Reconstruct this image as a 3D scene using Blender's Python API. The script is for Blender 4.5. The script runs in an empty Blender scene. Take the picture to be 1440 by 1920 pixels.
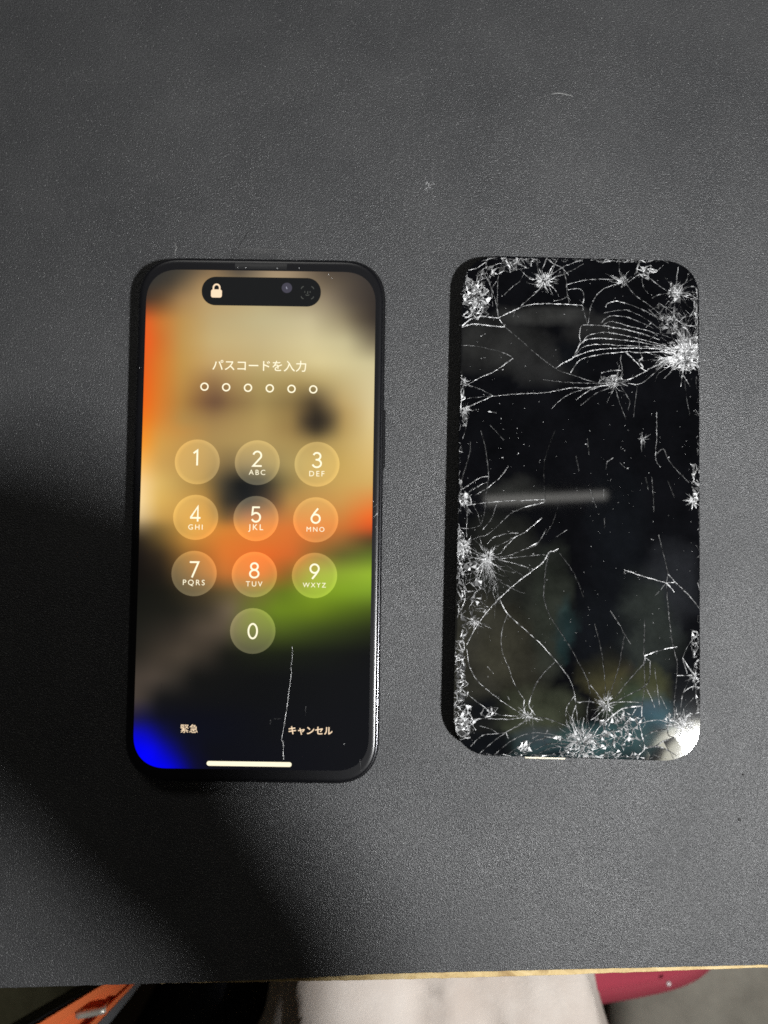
import bpy, bmesh, math, random
import numpy as np
from mathutils import Vector, Matrix, noise
from mathutils.geometry import delaunay_2d_cdt

random.seed(7)
S = 0.001                      # the script thinks in millimetres
sc = bpy.context.scene
COL = sc.collection

# ------------------------------------------------------------------ camera
F_PX, PX0, PY0 = 1442.0, 720.0, 960.0
CAM_H, PITCH = 226.94, 0.0730
cam = bpy.data.cameras.new('camera')
cam.sensor_fit = 'VERTICAL'
cam.lens = 6.86
cam.sensor_height = 1920.0 / F_PX * 6.86
cam.sensor_width = cam.sensor_height * 0.75
cam.clip_start, cam.clip_end = 0.005, 20.0
cam.dof.use_dof = True
cam.dof.focus_distance = 0.219
cam.dof.aperture_fstop = 2.8
camo = bpy.data.objects.new('camera', cam)
COL.objects.link(camo)
camo.location = (0, 0, CAM_H * S)
camo.rotation_euler = (PITCH, 0, 0)
sc.camera = camo
CAMP = Vector((0, 0, CAM_H))
CAMR = Matrix.Rotation(PITCH, 3, 'X')

# ------------------------------------------------------------------ world, lamps, exposure
w = bpy.data.worlds.new('World')
sc.world = w
w.use_nodes = True
w.node_tree.nodes['Background'].inputs[0].default_value = (1.0, 0.97, 0.90, 1)
w.node_tree.nodes['Background'].inputs[1].default_value = 0.014

def area(name, loc, target, shape, sx, sy, energy, color):
    l = bpy.data.lights.new(name, 'AREA')
    l.shape = shape; l.size = sx * S; l.size_y = sy * S
    l.energy = energy; l.color = color
    o = bpy.data.objects.new(name, l); COL.objects.link(o)
    o.location = Vector(loc) * S
    o.rotation_euler = (Vector(target) - Vector(loc)).to_track_quat('-Z', 'Y').to_euler()
    return o
LAMP = Vector((440, -256, 880))
bulb = area('lamp_bulb', LAMP, (75, 65, 0), 'DISK', 48, 48, 2.35, (0.985, 0.995, 1.0))
bulb.data.spread = math.radians(62)
area('lamp_diffuser', LAMP + Vector((6, -29, 14)), (40, 0, 0), 'DISK', 138, 138, 0.50, (1.0, 0.97, 0.78))
area('fill_light', (-350, 1500, 1900), (0, 250, 0), 'RECTANGLE', 700, 400, 5.2, (1.0, 0.985, 0.94))  # unseen soft fill, added to lift the far end of the sheet
# a thin ceiling tube, seen only as a faint bar mirrored in the black glass
tube = bpy.data.lights.new('ceiling_tube', 'AREA')
tube.shape = 'RECTANGLE'; tube.size = 0.37; tube.size_y = 0.024; tube.energy = 0.085; tube.color = (1.0, 0.98, 0.92)
tubeo = bpy.data.objects.new('ceiling_tube', tube); COL.objects.link(tubeo)
def mirrored(px, py, zm=6.45, h=2100.0):
    d = CAMR @ Vector(((px-PX0)/F_PX, -(py-PY0)/F_PX, -1.0)); t = (zm-CAM_H)/d.z
    p = CAMP + d*t; d.z = -d.z
    return p + d*((h-zm)/d.z)
ta, tb_ = mirrored(912, 938), mirrored(1134, 928)
tubeo.location = (ta+tb_)/2*S
tubeo.rotation_euler = (0, 0, math.atan2(tb_.y-ta.y, tb_.x-ta.x))

vs = sc.view_settings
vs.view_transform = 'Standard'; vs.look = 'None'; vs.gamma = 1.0; vs.exposure = 0.0
vs.use_curve_mapping = False
sc.render.engine = 'CYCLES'
sc.cycles.use_denoising = False
sc.cycles.max_bounces = 6
sc.cycles.filter_width = 1.7
sc.cycles.sample_clamp_indirect = 4.0

# ------------------------------------------------------------------ helpers
def lin(c):
    return tuple(((x/255)/12.92 if x/255 <= 0.04045 else ((x/255+0.055)/1.055)**2.4) for x in c)

def ray(px, py):
    return CAMR @ Vector(((px-PX0)/F_PX, -(py-PY0)/F_PX, -1.0))

def at_z(px, py, z=0.0):
    d = ray(px, py); t = (z-CAMP.z)/d.z
    return CAMP + d*t

class Frame:
    """a tilted local frame: origin and rotation in mm; the local z=0 plane is the thing's top face"""
    def __init__(s, o, R): s.o = Vector(o); s.R = R; s.Ri = R.transposed()
    def px(s, x, y):
        d = s.Ri @ ray(x, y); c = s.Ri @ (CAMP - s.o); t = -c.z/d.z
        p = c + d*t
        return (p.x, p.y)

def link(o, parent=None, **props):
    COL.objects.link(o)
    if parent is not None: o.parent = parent
    for k, v in props.items(): o[k] = v
    return o

def mesh_obj(name, verts, faces, mat, parent=None, smooth=False, attr=None, **props):
    """verts in mm"""
    me = bpy.data.meshes.new(name)
    me.from_pydata([(v[0]*S, v[1]*S, v[2]*S) for v in verts], [], faces)
    if attr:
        for an, vals in attr.items():
            a = me.color_attributes.new(an, 'FLOAT_COLOR', 'POINT')
            a.data.foreach_set('color', np.asarray(vals, dtype=np.float32).reshape(-1))
    me.materials.append(mat)
    if smooth: me.shade_smooth()
    me.update()
    return link(bpy.data.objects.new(name, me), parent, **props)

def empty(name, loc, rot=None, **props):
    o = bpy.data.objects.new(name, None)
    o.empty_display_size = 0.01
    m = (rot or Matrix.Identity(3)).to_4x4(); m.translation = Vector(loc)*S
    o.matrix_world = m
    return link(o, None, **props)

def rrect(W, H, r, n=14, cx=0, cy=0, sup=2.35):
    """rounded rectangle outline with slightly squircle corners, counter-clockwise"""
    pts = []
    for sx, sy, a0 in ((1, 1, 0), (-1, 1, 90), (-1, -1, 180), (1, -1, 270)):
        for k in range(n+1):
            a = math.radians(a0 + 90*k/n); c, s = math.cos(a), math.sin(a)
            ex = math.copysign(abs(c)**(2/sup), c)*r; ey = math.copysign(abs(s)**(2/sup), s)*r
            pts.append((cx+sx*(W/2-r)+ex, cy+sy*(H/2-r)+ey))
    return pts

def loft(rings, cap0=True, cap1=True):
    n = len(rings[0]); V = [p for r in rings for p in r]; Fc = []
    for i in range(len(rings)-1):
        for k in range(n):
            a, b = i*n+k, i*n+(k+1) % n
            Fc.append((a, b, b+n, a+n))
    if cap0: Fc.append(tuple(range(n))[::-1])
    if cap1: Fc.append(tuple(range((len(rings)-1)*n, len(rings)*n)))
    return V, Fc

def slab(W, H, r, profile, n=14, cx=0, cy=0):
    """profile: list of (inset, z) bottom to top"""
    return loft([[(x, y, z) for x, y in rrect(W-2*i, H-2*i, max(r-i, .4), n, cx, cy)] for i, z in profile])

def smooth_path(pts, step):
    """Catmull-Rom through pts resampled to about step"""
    if len(pts) < 2: return pts
    P = [np.array(p, float) for p in pts]
    P = [2*P[0]-P[1]] + P + [2*P[-1]-P[-2]]
    out = []
    for i in range(1, len(P)-2):
        L = np.linalg.norm(P[i+1]-P[i]); n = max(1, int(L/step))
        for k in range(n):
            t = k/n
            out.append(0.5*((2*P[i])+(-P[i-1]+P[i+1])*t+(2*P[i-1]-5*P[i]+4*P[i+1]-P[i+2])*t*t+(-P[i-1]+3*P[i]-3*P[i+1]+P[i+2])*t**3))
    out.append(P[-2])
    return [tuple(p) for p in out]

# ------------------------------------------------------------------ materials
def principled(name, color, rough=0.5, metal=0.0, spec=0.5, coat=0.0):
    m = bpy.data.materials.new(name); m.use_nodes = True
    b = m.node_tree.nodes['Principled BSDF']
    b.inputs['Base Color'].default_value = (*color, 1)
    b.inputs['Roughness'].default_value = rough
    b.inputs['Metallic'].default_value = metal
    b.inputs['Specular IOR Level'].default_value = spec
    b.inputs['Coat Weight'].default_value = coat
    b.inputs['Coat Roughness'].default_value = 0.03
    return m

def N(m, t, **kw):
    n = m.node_tree.nodes.new(t)
    for k, v in kw.items(): setattr(n, k, v)
    return n
def L(m, a, b): m.node_tree.links.new(a, b)
def bsdf(m): return m.node_tree.nodes['Principled BSDF']

def noise_tex(m, scale, detail=2.0, rough=0.5, coords='Object'):
    tc = N(m, 'ShaderNodeTexCoord'); t = N(m, 'ShaderNodeTexNoise')
    t.inputs['Scale'].default_value = scale; t.inputs['Detail'].default_value = detail
    t.inputs['Roughness'].default_value = rough
    L(m, tc.outputs[coords], t.inputs['Vector'])
    return t

def ramp(m, src, stops):
    r = N(m, 'ShaderNodeValToRGB'); e = r.color_ramp.elements
    while len(e) < len(stops): e.new(0.5)
    for el, (p, c) in zip(e, stops):
        el.position = p; el.color = (*c, 1) if len(c) == 3 else c
    L(m, src, r.inputs[0])
    return r

def mixcol(m, fac, a, b, mode='MIX'):
    x = N(m, 'ShaderNodeMix', data_type='RGBA', blend_type=mode)
    for i, v in ((0, fac), (6, a), (7, b)):
        if hasattr(v, 'is_linked'): L(m, v, x.inputs[i])
        elif isinstance(v, (int, float)): x.inputs[i].default_value = v
        else: x.inputs[i].default_value = (*v, 1)
    return x.outputs[2]

def bump(m, src, strength, dist):
    b = N(m, 'ShaderNodeBump'); b.inputs['Strength'].default_value = strength
    b.inputs['Distance'].default_value = dist
    L(m, src, b.inputs['Height']); L(m, b.outputs[0], bsdf(m).inputs['Normal'])
    return b

def make_sheet_mat():
    m = principled('black_grained_sheet', (0.04, 0.04, 0.042), 0.5, 0, 0.5)
    grain = noise_tex(m, 2300, 2.3, 0.6)
    fine = N(m, 'ShaderNodeTexVoronoi'); fine.inputs['Scale'].default_value = 2100
    tc = N(m, 'ShaderNodeTexCoord'); L(m, tc.outputs['Object'], fine.inputs['Vector'])
    patch = noise_tex(m, 26, 4, 0.6)
    base = ramp(m, patch.outputs['Fac'], [(0.28, (0.026, 0.0265, 0.028)), (0.72, (0.042, 0.0422, 0.0432))])
    g = ramp(m, grain.outputs['Fac'], [(0.30, (0.55, 0.55, 0.55)), (0.5, (0.95, 0.95, 0.95)), (0.70, (1.5, 1.5, 1.5))])
    c = mixcol(m, 1.0, base.outputs[0], g.outputs[0], 'MULTIPLY')
    # sparkle painted as pale flecks: a few cells of the grain are bright
    sep = N(m, 'ShaderNodeSeparateColor'); L(m, fine.outputs['Color'], sep.inputs[0])
    fl = ramp(m, sep.outputs[0], [(0.965, (0, 0, 0)), (0.98, (1, 1, 1))])
    spot = ramp(m, fine.outputs['Distance'], [(0.18, (1, 1, 1)), (0.42, (0, 0, 0))])
    flm = mixcol(m, 1.0, fl.outputs[0], spot.outputs[0], 'MULTIPLY')
    c2 = mixcol(m, flm, c, (0.15, 0.15, 0.147))
    L(m, c2, bsdf(m).inputs['Base Color'])
    rr = ramp(m, grain.outputs['Fac'], [(0.3, (0.52,)*3), (0.72, (0.33,)*3)])
    sm_ = noise_tex(m, 17, 5, 0.62); sm_.inputs['Distortion'].default_value = 0.8
    sr_ = ramp(m, sm_.outputs['Fac'], [(0.30, (0.80,)*3), (0.5, (1.0,)*3), (0.72, (1.22,)*3)])
    L(m, mixcol(m, 1.0, rr.outputs[0], sr_.outputs[0], 'MULTIPLY'), bsdf(m).inputs['Roughness'])
    bump(m, grain.outputs['Fac'], 1.0, 0.00026)
    return m
M_SHEET = make_sheet_mat()

def make_wood():
    m = principled('raw_board_edge', (0.5, 0.36, 0.16), 0.7)
    t = noise_tex(m, 130, 4, 0.7)
    t.inputs['Distortion'].default_value = 0.6
    r = ramp(m, t.outputs['Fac'], [(0.3, (0.30, 0.19, 0.07)), (0.5, (0.52, 0.38, 0.17)), (0.75, (0.68, 0.54, 0.30))])
    L(m, r.outputs[0], bsdf(m).inputs['Base Color']); bump(m, t.outputs['Fac'], 0.6, 0.0006)
    return m
M_WOOD = make_wood()

def fabric(name, c0, c1, scale=1500, rough=0.9, fold=60, blotch=None):
    m = principled(name, c0, rough, 0, 0.2)
    t = noise_tex(m, fold, 4, 0.6)
    r = ramp(m, t.outputs['Fac'], [(0.3, c0), (0.7, c1)])
    L(m, r.outputs[0], bsdf(m).inputs['Base Color'])
    g = noise_tex(m, scale, 2, 0.6)
    bump(m, g.outputs['Fac'], 0.5, 0.0004)
    return m

M_BLACK_METAL = principled('black_anodised_metal', (0.07, 0.07, 0.075), 0.2, 0.9, 0.6)
M_BEZEL = principled('black_cover_glass', (0.004, 0.004, 0.005), 0.27, 0, 0.5)
M_DARK = principled('black_plastic', (0.008, 0.008, 0.009), 0.4)
M_STEEL = principled('steel', (0.62, 0.59, 0.52), 0.4, 0.55)
M_COPPER = principled('flex_cable_film', (0.09, 0.045, 0.02), 0.35)
M_PLATE = principled('grey_shield_plate', (0.05, 0.05, 0.055), 0.4, 0.8)

def emit_vcol(name, strength=1.0):
    m = principled(name, (0.002, 0.002, 0.002), 0.03, 0, 0.5)
    a = N(m, 'ShaderNodeVertexColor', layer_name='screen')
    L(m, a.outputs[0], bsdf(m).inputs['Emission Color'])
    bsdf(m).inputs['Emission Strength'].default_value = strength
    return m
M_SCREEN = emit_vcol('lit_screen', 1.18)

def emit_flat(name, rgb, strength=1.0):
    m = principled(name, (0.002, 0.002, 0.002), 0.03, 0, 0.5)
    bsdf(m).inputs['Emission Color'].default_value = (*rgb, 1)
    bsdf(m).inputs['Emission Strength'].default_value = strength
    return m
M_TEXT = emit_flat('lit_lettering', lin((255, 246, 214)), 1.15)
M_TEXT_WARM = emit_flat('lit_lettering_warm', lin((255, 226, 190)), 1.05)
M_PILL = emit_flat('unlit_pill', lin((26, 27, 28)), 1.0)
M_ICON_DIM = emit_flat('dim_icon', lin((82, 84, 80)), 1.0)
M_LENS = emit_flat('front_camera_lens', lin((72, 70, 82)), 1.0)
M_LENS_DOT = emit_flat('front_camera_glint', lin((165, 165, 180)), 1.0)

def make_crack_mat():
    m = bpy.data.materials.new('fractured_glass'); m.use_nodes = True
    b = bsdf(m)
    a = N(m, 'ShaderNodeVertexColor', layer_name='crack')
    sep = N(m, 'ShaderNodeSeparateColor'); L(m, a.outputs[0], sep.inputs[0])
    col = N(m, 'ShaderNodeCombineColor')
    for i in range(3): L(m, sep.outputs[0], col.inputs[i])
    L(m, col.outputs[0], b.inputs['Base Color'])
    L(m, sep.outputs[1], b.inputs['Alpha'])
    b.inputs['Roughness'].default_value = 0.35
    return m
M_CRACK = make_crack_mat()

def make_shard_mat():
    m = principled('dead_display_glass', (0.004, 0.004, 0.005), 0.035, 0, 0.5)
    a = N(m, 'ShaderNodeVertexColor', layer_name='mirror_tint')  # painted reflections, carried as base colour
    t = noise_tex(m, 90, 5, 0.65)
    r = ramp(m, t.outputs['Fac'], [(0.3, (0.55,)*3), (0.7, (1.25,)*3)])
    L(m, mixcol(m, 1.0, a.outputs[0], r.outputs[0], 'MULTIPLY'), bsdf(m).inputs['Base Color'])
    return m
M_SHARD = make_shard_mat()

# ------------------------------------------------------------------ table: black sheet on a raw board
edge_px = [(-300, 1861), (0, 1853), (120, 1849.5), (240, 1846), (360, 1842.5), (480, 1838.5), (600, 1832.5), (720, 1826.5), (880, 1822.5), (1050, 1818.5), (1250, 1814), (1440, 1809.5), (1740, 1803)]
edge = [at_z(x, y, 0) for x, y in edge_px]
path = []
for i in range(len(edge)-1):
    for k in range(12):
        p = edge[i].lerp(edge[i+1], k/12)
        path.append((p.x, p.y + 0.16*noise.noise(Vector((p.x*0.35, 3, 0))) + 0.05*noise.noise(Vector((p.x*2.1, 9, 0)))))
path.append((edge[-1].x, edge[-1].y))
XL, XR, YT = -420, 420, 420
outline = [(XL, path[0][1])] + path + [(XR, path[-1][1]), (XR, YT), (XL, YT)]
V, Fc = loft([[(x, y, -1.6) for x, y in outline], [(x, y, -0.12) for x, y in outline], [(x, y+0.12 if y < 0 else y, 0) for x, y in outline]])
table = empty('work_table', (0, 60, -22), label='work table with a black grained sheet over a raw wooden board', category='table')
for o in (mesh_obj('black_sheet', V, Fc, M_SHEET),):
    o.parent = table; o.matrix_parent_inverse = table.matrix_world.inverted()
    o['label'] = 'black grained sheet covering the table top'
bpx = [(-300, 1846), (0, 1846), (240, 1845), (330, 1844.5), (480, 1842), (600, 1840.2), (720, 1837.8), (880, 1834), (1050, 1829), (1250, 1821.5), (1440, 1814.5), (1740, 1806)]
bp = [at_z(x, y, -1.7) for x, y in bpx]
bpath = []
for i in range(len(bp)-1):
    for k in range(10):
        p = bp[i].lerp(bp[i+1], k/10)
        bpath.append((p.x, p.y + 0.22*noise.noise(Vector((p.x*0.5, 30, 0))) + 0.1*noise.noise(Vector((p.x*1.7, 60, 0)))))
bout = [(XL+2, bpath[0][1])] + bpath + [(XR-2, bpath[-1][1]), (XR-2, YT-2), (XL+2, YT-2)]
V, Fc = loft([[(x, y+0.8, -22) for x, y in bout], [(x, y, -20) for x, y in bout], [(x, y, -2.0) for x, y in bout], [(x, y+.25, -1.65) for x, y in bout]])
o = mesh_obj('wooden_board', V, Fc, M_WOOD); o.parent = table; o.matrix_parent_inverse = table.matrix_world.inverted()
o['label'] = 'raw wooden board edge showing under the sheet'
for lx in (-380, 380):
    for ly in (-60, 380):
        V, Fc = slab(40, 40, 4, [(1, -720), (0, -718), (0, -22.2)], 3, lx, ly)
        o = mesh_obj('leg', V, Fc, M_WOOD); o.parent = table; o.matrix_parent_inverse = table.matrix_world.inverted()

# floor
M_FLOOR = fabric('dark_brown_floor', (0.10, 0.068, 0.042), (0.14, 0.098, 0.062), 300, 0.7, 14)
mesh_obj('floor', [(-1600, -1600, -720.5), (1600, -1600, -720.5), (1600, 1600, -720.5), (-1600, 1600, -720.5)], [(0, 1, 2, 3)], M_FLOOR, kind='structure')

# ------------------------------------------------------------------ smartphone with lit lock screen
PT = 0.02812
RP = Matrix.Rotation(-0.0149, 3, 'Z') @ Matrix.Rotation(PT, 3, 'X')
PTH = 7.85
FP = Frame((-36.17, 14.58, 9.95), RP)
phone = empty('smartphone', FP.o - RP @ Vector((0, 0, PTH)), RP,
              label='black smartphone with its passcode lock screen lit', category='smartphone')
PW, PHH, PR = 71.5, 149.4, 12.6
T = PTH
V, Fc = slab(PW, PHH, PR, [(2.2, 0), (0.9, .25), (0.25, .9), (0, 1.7), (0, T-2.3), (0.05, T-1.95), (0.15, T-1.7), (0.28, T-1.5), (0.42, T-1.38), (0.56, T-1.31), (0.7, T-1.28), (0.9, T-1.28), (1.1, T-1.28)], 16)
mesh_obj('frame', V, Fc, M_BLACK_METAL, phone, smooth=True)
# thin gasket line and the cover glass with rolled edge
V, Fc = slab(PW-1.1, PHH-1.1, PR-.5, [(0.25, T-1.4), (0.2, T-1.25), (0.2, T-1.0), (0.3, T-.88)], 16)
mesh_obj('gasket', V, Fc, M_DARK, phone)
V, Fc = slab(PW-1.5, PHH-1.5, PR-.7, [(0.1, T-1.1), (0, T-.8), (0.03, T-.6), (0.1, T-.42), (0.2, T-.29), (0.34, T-.18), (0.52, T-.10), (0.75, T-.045), (1.0, T-.015), (1.3, T), (1.6, T), (2.0, T)], 16)
mesh_obj('cover_glass', V, Fc, M_BEZEL, phone, smooth=True)
# camera bump under the top end: this is what lifts it
V, Fc = slab(38, 38, 9, [(1.2, -3.45), (0.3, -3.0), (0, -2.2), (0, 0.1)], 8, 14.5, 50.5)
bumpo = mesh_obj('camera_bump', V, Fc, M_DARK, phone)
# side buttons
def button(x, y, ln):
    sgn = 1 if x > 0 else -1
    V, Fc = slab(ln, 2.6, 1.2, [(0.15, 0.42), (0, 0.3), (0, -0.3)], 5)
    V = [(x+sgn*v[2], y+v[0], T-4.0+v[1]) for v in V]
    mesh_obj('side_button', V, Fc, M_BLACK_METAL, phone)
button(PW/2, 23, 17); button(-PW/2, 44, 7); button(-PW/2, 28, 12); button(-PW/2, 12, 12)

# --- screen colours: the blurred wallpaper, read off by eye in rows (photo x -> sRGB)
ROWS = {
 505: [(290, 44, 44, 42), (340, 58, 54, 47), (400, 125, 102, 74), (450, 70, 64, 58), (505, 148, 128, 103), (545, 148, 128, 103), (610, 74, 64, 55), (690, 56, 51, 48)],
 530: [(280, 46, 45, 42), (320, 62, 55, 46), (380, 150, 122, 84), (450, 120, 104, 78), (520, 160, 140, 108), (600, 105, 92, 74), (690, 56, 50, 46)],
 560: [(272, 62, 46, 36), (300, 85, 62, 42), (340, 148, 116, 76), (385, 172, 144, 98), (490, 174, 158, 118), (610, 134, 120, 98), (660, 76, 67, 58), (702, 50, 44, 40)],
 600: [(272, 214, 86, 30), (300, 188, 110, 46), (340, 174, 135, 75), (400, 176, 155, 110), (490, 180, 168, 128), (580, 187, 175, 138), (640, 140, 128, 100), (675, 84, 74, 60), (704, 52, 45, 40)],
 640: [(271, 226, 84, 26), (300, 194, 104, 40), (340, 178, 138, 75), (400, 185, 163, 113), (490, 185, 168, 124), (580, 200, 187, 143), (650, 186, 176, 136), (700, 108, 98, 78)],
 680: [(270, 216, 88, 26), (300, 200, 112, 40), (340, 180, 138, 70), (400, 182, 152, 100), (490, 183, 163, 113), (600, 205, 190, 140), (698, 192, 182, 140)],
 715: [(269, 224, 90, 22), (300, 200, 114, 40), (340, 176, 132, 66), (400, 140, 108, 70), (440, 158, 130, 82), (490, 160, 140, 88), (560, 160, 138, 86), (610, 176, 156, 104), (698, 200, 186, 142)],
 755: [(267, 228, 96, 20), (300, 200, 116, 42), (340, 165, 122, 60), (385, 112, 80, 54), (406, 98, 70, 52), (430, 122, 94, 60), (490, 150, 128, 78), (550, 122, 102, 62), (590, 66, 54, 38), (640, 176, 150, 96), (697, 202, 186, 140)],
 790: [(266, 228, 114, 24), (300, 200, 126, 50), (340, 166, 130, 70), (400, 148, 118, 72), (490, 165, 140, 84), (548, 136, 112, 66), (575, 58, 48, 36), (594, 34, 29, 24), (615, 62, 52, 38), (645, 168, 140, 84), (697, 206, 186, 134)],
 775: [(266, 228, 106, 22), (300, 200, 120, 46), (340, 165, 126, 66), (400, 130, 100, 64), (440, 145, 118, 72), (490, 160, 136, 82), (545, 136, 112, 66), (566, 96, 78, 50), (594, 42, 36, 28), (622, 100, 84, 56), (648, 172, 144, 88), (697, 206, 186, 136)],
 806: [(266, 230, 126, 32), (300, 198, 136, 60), (400, 156, 126, 76), (490, 166, 140, 85), (545, 142, 116, 68), (568, 100, 82, 52), (594, 46, 39, 30), (620, 104, 88, 56), (645, 170, 142, 84), (697, 206, 184, 128)],
 830: [(265, 234, 140, 40), (300, 196, 146, 70), (400, 158, 130, 78), (490, 165, 140, 85), (590, 150, 125, 72), (640, 178, 150, 88), (697, 206, 180, 120)],
 870: [(264, 235, 174, 88), (300, 192, 150, 80), (380, 158, 126, 72), (425, 120, 100, 64), (470, 120, 104, 72), (540, 158, 138, 84), (640, 186, 154, 84), (697, 204, 172, 106)],
 905: [(263, 236, 198, 138), (300, 206, 170, 94), (380, 150, 118, 62), (420, 62, 56, 44), (448, 16, 18, 19), (490, 28, 29, 28), (530, 110, 96, 60), (570, 165, 136, 76), (640, 190, 154, 84), (697, 198, 162, 92)],
 940: [(262, 236, 206, 150), (300, 206, 166, 86), (385, 172, 128, 62), (425, 48, 44, 36), (465, 24, 26, 28), (510, 90, 68, 48), (545, 172, 130, 70), (640, 192, 142, 74), (697, 210, 128, 62)],
 970: [(262, 206, 180, 134), (300, 186, 146, 76), (385, 188, 134, 58), (425, 104, 80, 48), (470, 150, 92, 62), (540, 186, 118, 58), (640, 192, 122, 58), (697, 228, 98, 36)],
 990: [(261, 112, 96, 70), (292, 112, 90, 50), (360, 190, 140, 60), (420, 200, 124, 50), (540, 206, 110, 48), (640, 190, 108, 48), (694, 202, 80, 34)],
 1012: [(260, 38, 32, 25), (300, 92, 72, 38), (350, 176, 124, 54), (420, 206, 116, 45), (540, 206, 106, 44), (640, 146, 96, 48), (694, 78, 60, 34)],
 1040: [(259, 24, 20, 18), (300, 48, 38, 26), (345, 128, 90, 42), (420, 206, 112, 45), (500, 216, 100, 38), (550, 196, 98, 42), (590, 138, 96, 44), (640, 90, 86, 40), (694, 86, 102, 36)],
 1075: [(258, 18, 15, 13), (300, 30, 25, 20), (340, 80, 60, 34), (420, 186, 108, 48), (490, 196, 96, 38), (540, 136, 92, 38), (590, 128, 140, 44), (640, 132, 156, 45), (694, 142, 172, 46)],
 1110: [(256, 18, 18, 15), (310, 24, 23, 18), (380, 60, 50, 32), (440, 98, 84, 50), (480, 104, 98, 44), (535, 92, 110, 28), (590, 120, 148, 32), (640, 120, 150, 32), (694, 118, 148, 38)],
 1145: [(255, 22, 22, 18), (330, 28, 27, 22), (390, 58, 51, 40), (430, 102, 88, 70), (470, 96, 104, 42), (520, 100, 124, 28), (590, 98, 120, 24), (640, 80, 100, 22), (694, 66, 82, 22)],
 1180: [(254, 28, 27, 23), (330, 44, 39, 33), (380, 74, 64, 53), (420, 82, 71, 58), (460, 76, 82, 36), (530, 72, 88, 26), (600, 54, 66, 22), (693, 34, 41, 18)],
 1225: [(252, 36, 33, 28), (300, 56, 49, 41), (345, 70, 61, 51), (390, 50, 44, 37), (425, 22, 22, 18), (500, 24, 28, 16), (600, 18, 21, 15), (692, 12, 13, 14)],
 1270: [(250, 64, 56, 49), (290, 70, 61, 53), (330, 50, 45, 39), (365, 19, 19, 18), (500, 12, 13, 14), (690, 12, 13, 16)],
 1310: [(249, 70, 61, 54), (272, 54, 48, 43), (300, 19, 19, 20), (500, 12, 13, 15), (690, 12, 13, 16)],
 1345: [(248, 30, 26, 52), (268, 20, 20, 58), (300, 12, 13, 25), (500, 12, 13, 17), (690, 12, 13, 17)],
 1375: [(248, 8, 8, 190), (275, 10, 10, 165), (310, 12, 14, 62), (340, 12, 14, 26), (500, 12, 13, 17), (690, 12, 13, 17)],
 1405: [(252, 0, 0, 240), (285, 5, 5, 228), (320, 9, 10, 120), (350, 12, 13, 38), (390, 12, 13, 20), (690, 12, 13, 17)],
 1446: [(280, 0, 0, 244), (315, 2, 2, 236), (342, 6, 6, 150), (364, 10, 10, 50), (400, 12, 12, 20), (690, 12, 13, 17)],
}
ry = np.array(sorted(ROWS))
GX = np.arange(240, 721, 4.0); GY = np.arange(496, 1457, 4.0)
rowi = np.zeros((len(ry), len(GX), 3))
for i, y in enumerate(ry):
    r = np.array(ROWS[y], float)
    for c in range(3): rowi[i, :, c] = np.interp(GX, r[:, 0], r[:, c+1])
WALL = np.zeros((len(GY), len(GX), 3))
for j in range(len(GX)):
    for c in range(3): WALL[:, j, c] = np.interp(GY, ry, rowi[:, j, c])
ker = np.exp(-0.5*(np.arange(-6, 7)/1.5)**2); ker /= ker.sum()
def blur(A, axis):
    pad = [(0, 0)]*3; pad[axis] = (6, 6)
    B = np.pad(A, pad, mode='edge'); out = np.zeros_like(A)
    for k, wt in enumerate(ker):
        sl = [slice(None)]*3; sl[axis] = slice(k, k+A.shape[axis]); out += wt*B[tuple(sl)]
    return out
WALL = blur(blur(WALL, 0), 1)
def wall(px, py):
    fx = min(max((px-240)/4, 0), len(GX)-1.001); fy = min(max((py-496)/4, 0), len(GY)-1.001)
    i, j = int(fy), int(fx); u, v = fx-j, fy-i
    return (WALL[i, j]*(1-u)*(1-v)+WALL[i, j+1]*u*(1-v)+WALL[i+1, j]*(1-u)*v+WALL[i+1, j+1]*u*v)

def unpx(fr, x, y):
    """local point on the frame's top face -> photo pixel"""
    q = CAMR.transposed() @ (fr.o + fr.R @ Vector((x, y, 0)) - CAMP)
    return (PX0 + F_PX*q.x/-q.z, PY0 - F_PX*q.y/-q.z)

DW, DH, DR = 65.7, 141.1, 9.6
def grid_in_outline(out, step, z):
    """dense triangulation of an outline"""
    dn = []
    for a_, b_ in zip(out, out[1:]+out[:1]):
        k_ = max(1, int(math.hypot(b_[0]-a_[0], b_[1]-a_[1])/step))
        dn += [(a_[0]+(b_[0]-a_[0])*t/k_, a_[1]+(b_[1]-a_[1])*t/k_) for t in range(k_)]
    out = dn
    xs = [p[0] for p in out]; ys = [p[1] for p in out]
    pts = [Vector(p) for p in out]; n = len(pts)
    edges = [(i, (i+1) % n) for i in range(n)]
    ins = lambda x, y: point_in(out, x, y)
    y = min(ys)+step/2
    while y < max(ys):
        x = min(xs)+step/2
        while x < max(xs):
            if ins(x, y): pts.append(Vector((x, y)))
            x += step
        y += step
    r = delaunay_2d_cdt(pts, edges, [list(range(n))], 1, 1e-5)
    return [(p.x, p.y, z) for p in r[0]], [tuple(f) for f in r[2]]
def point_in(poly, x, y):
    c = False; j = len(poly)-1
    for i in range(len(poly)):
        xi, yi = poly[i]; xj, yj = poly[j]
        if (yi > y) != (yj > y) and x < (xj-xi)*(y-yi)/(yj-yi)+xi: c = not c
        j = i
    return c

V, Fc = grid_in_outline(rrect(DW, DH, DR, 14), 1.1, T+0.03)
vc = []
for v in V:
    c = wall(*unpx(FP, v[0], v[1])); vc.append((*lin(c), 1))
screen = mesh_obj('screen', V, Fc, M_SCREEN, phone, attr={'screen': vc}, label='lit lock screen with a blurred wallpaper')

def uiroot_local(px, py): return FP.px(px, py)
UIZ = T

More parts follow.
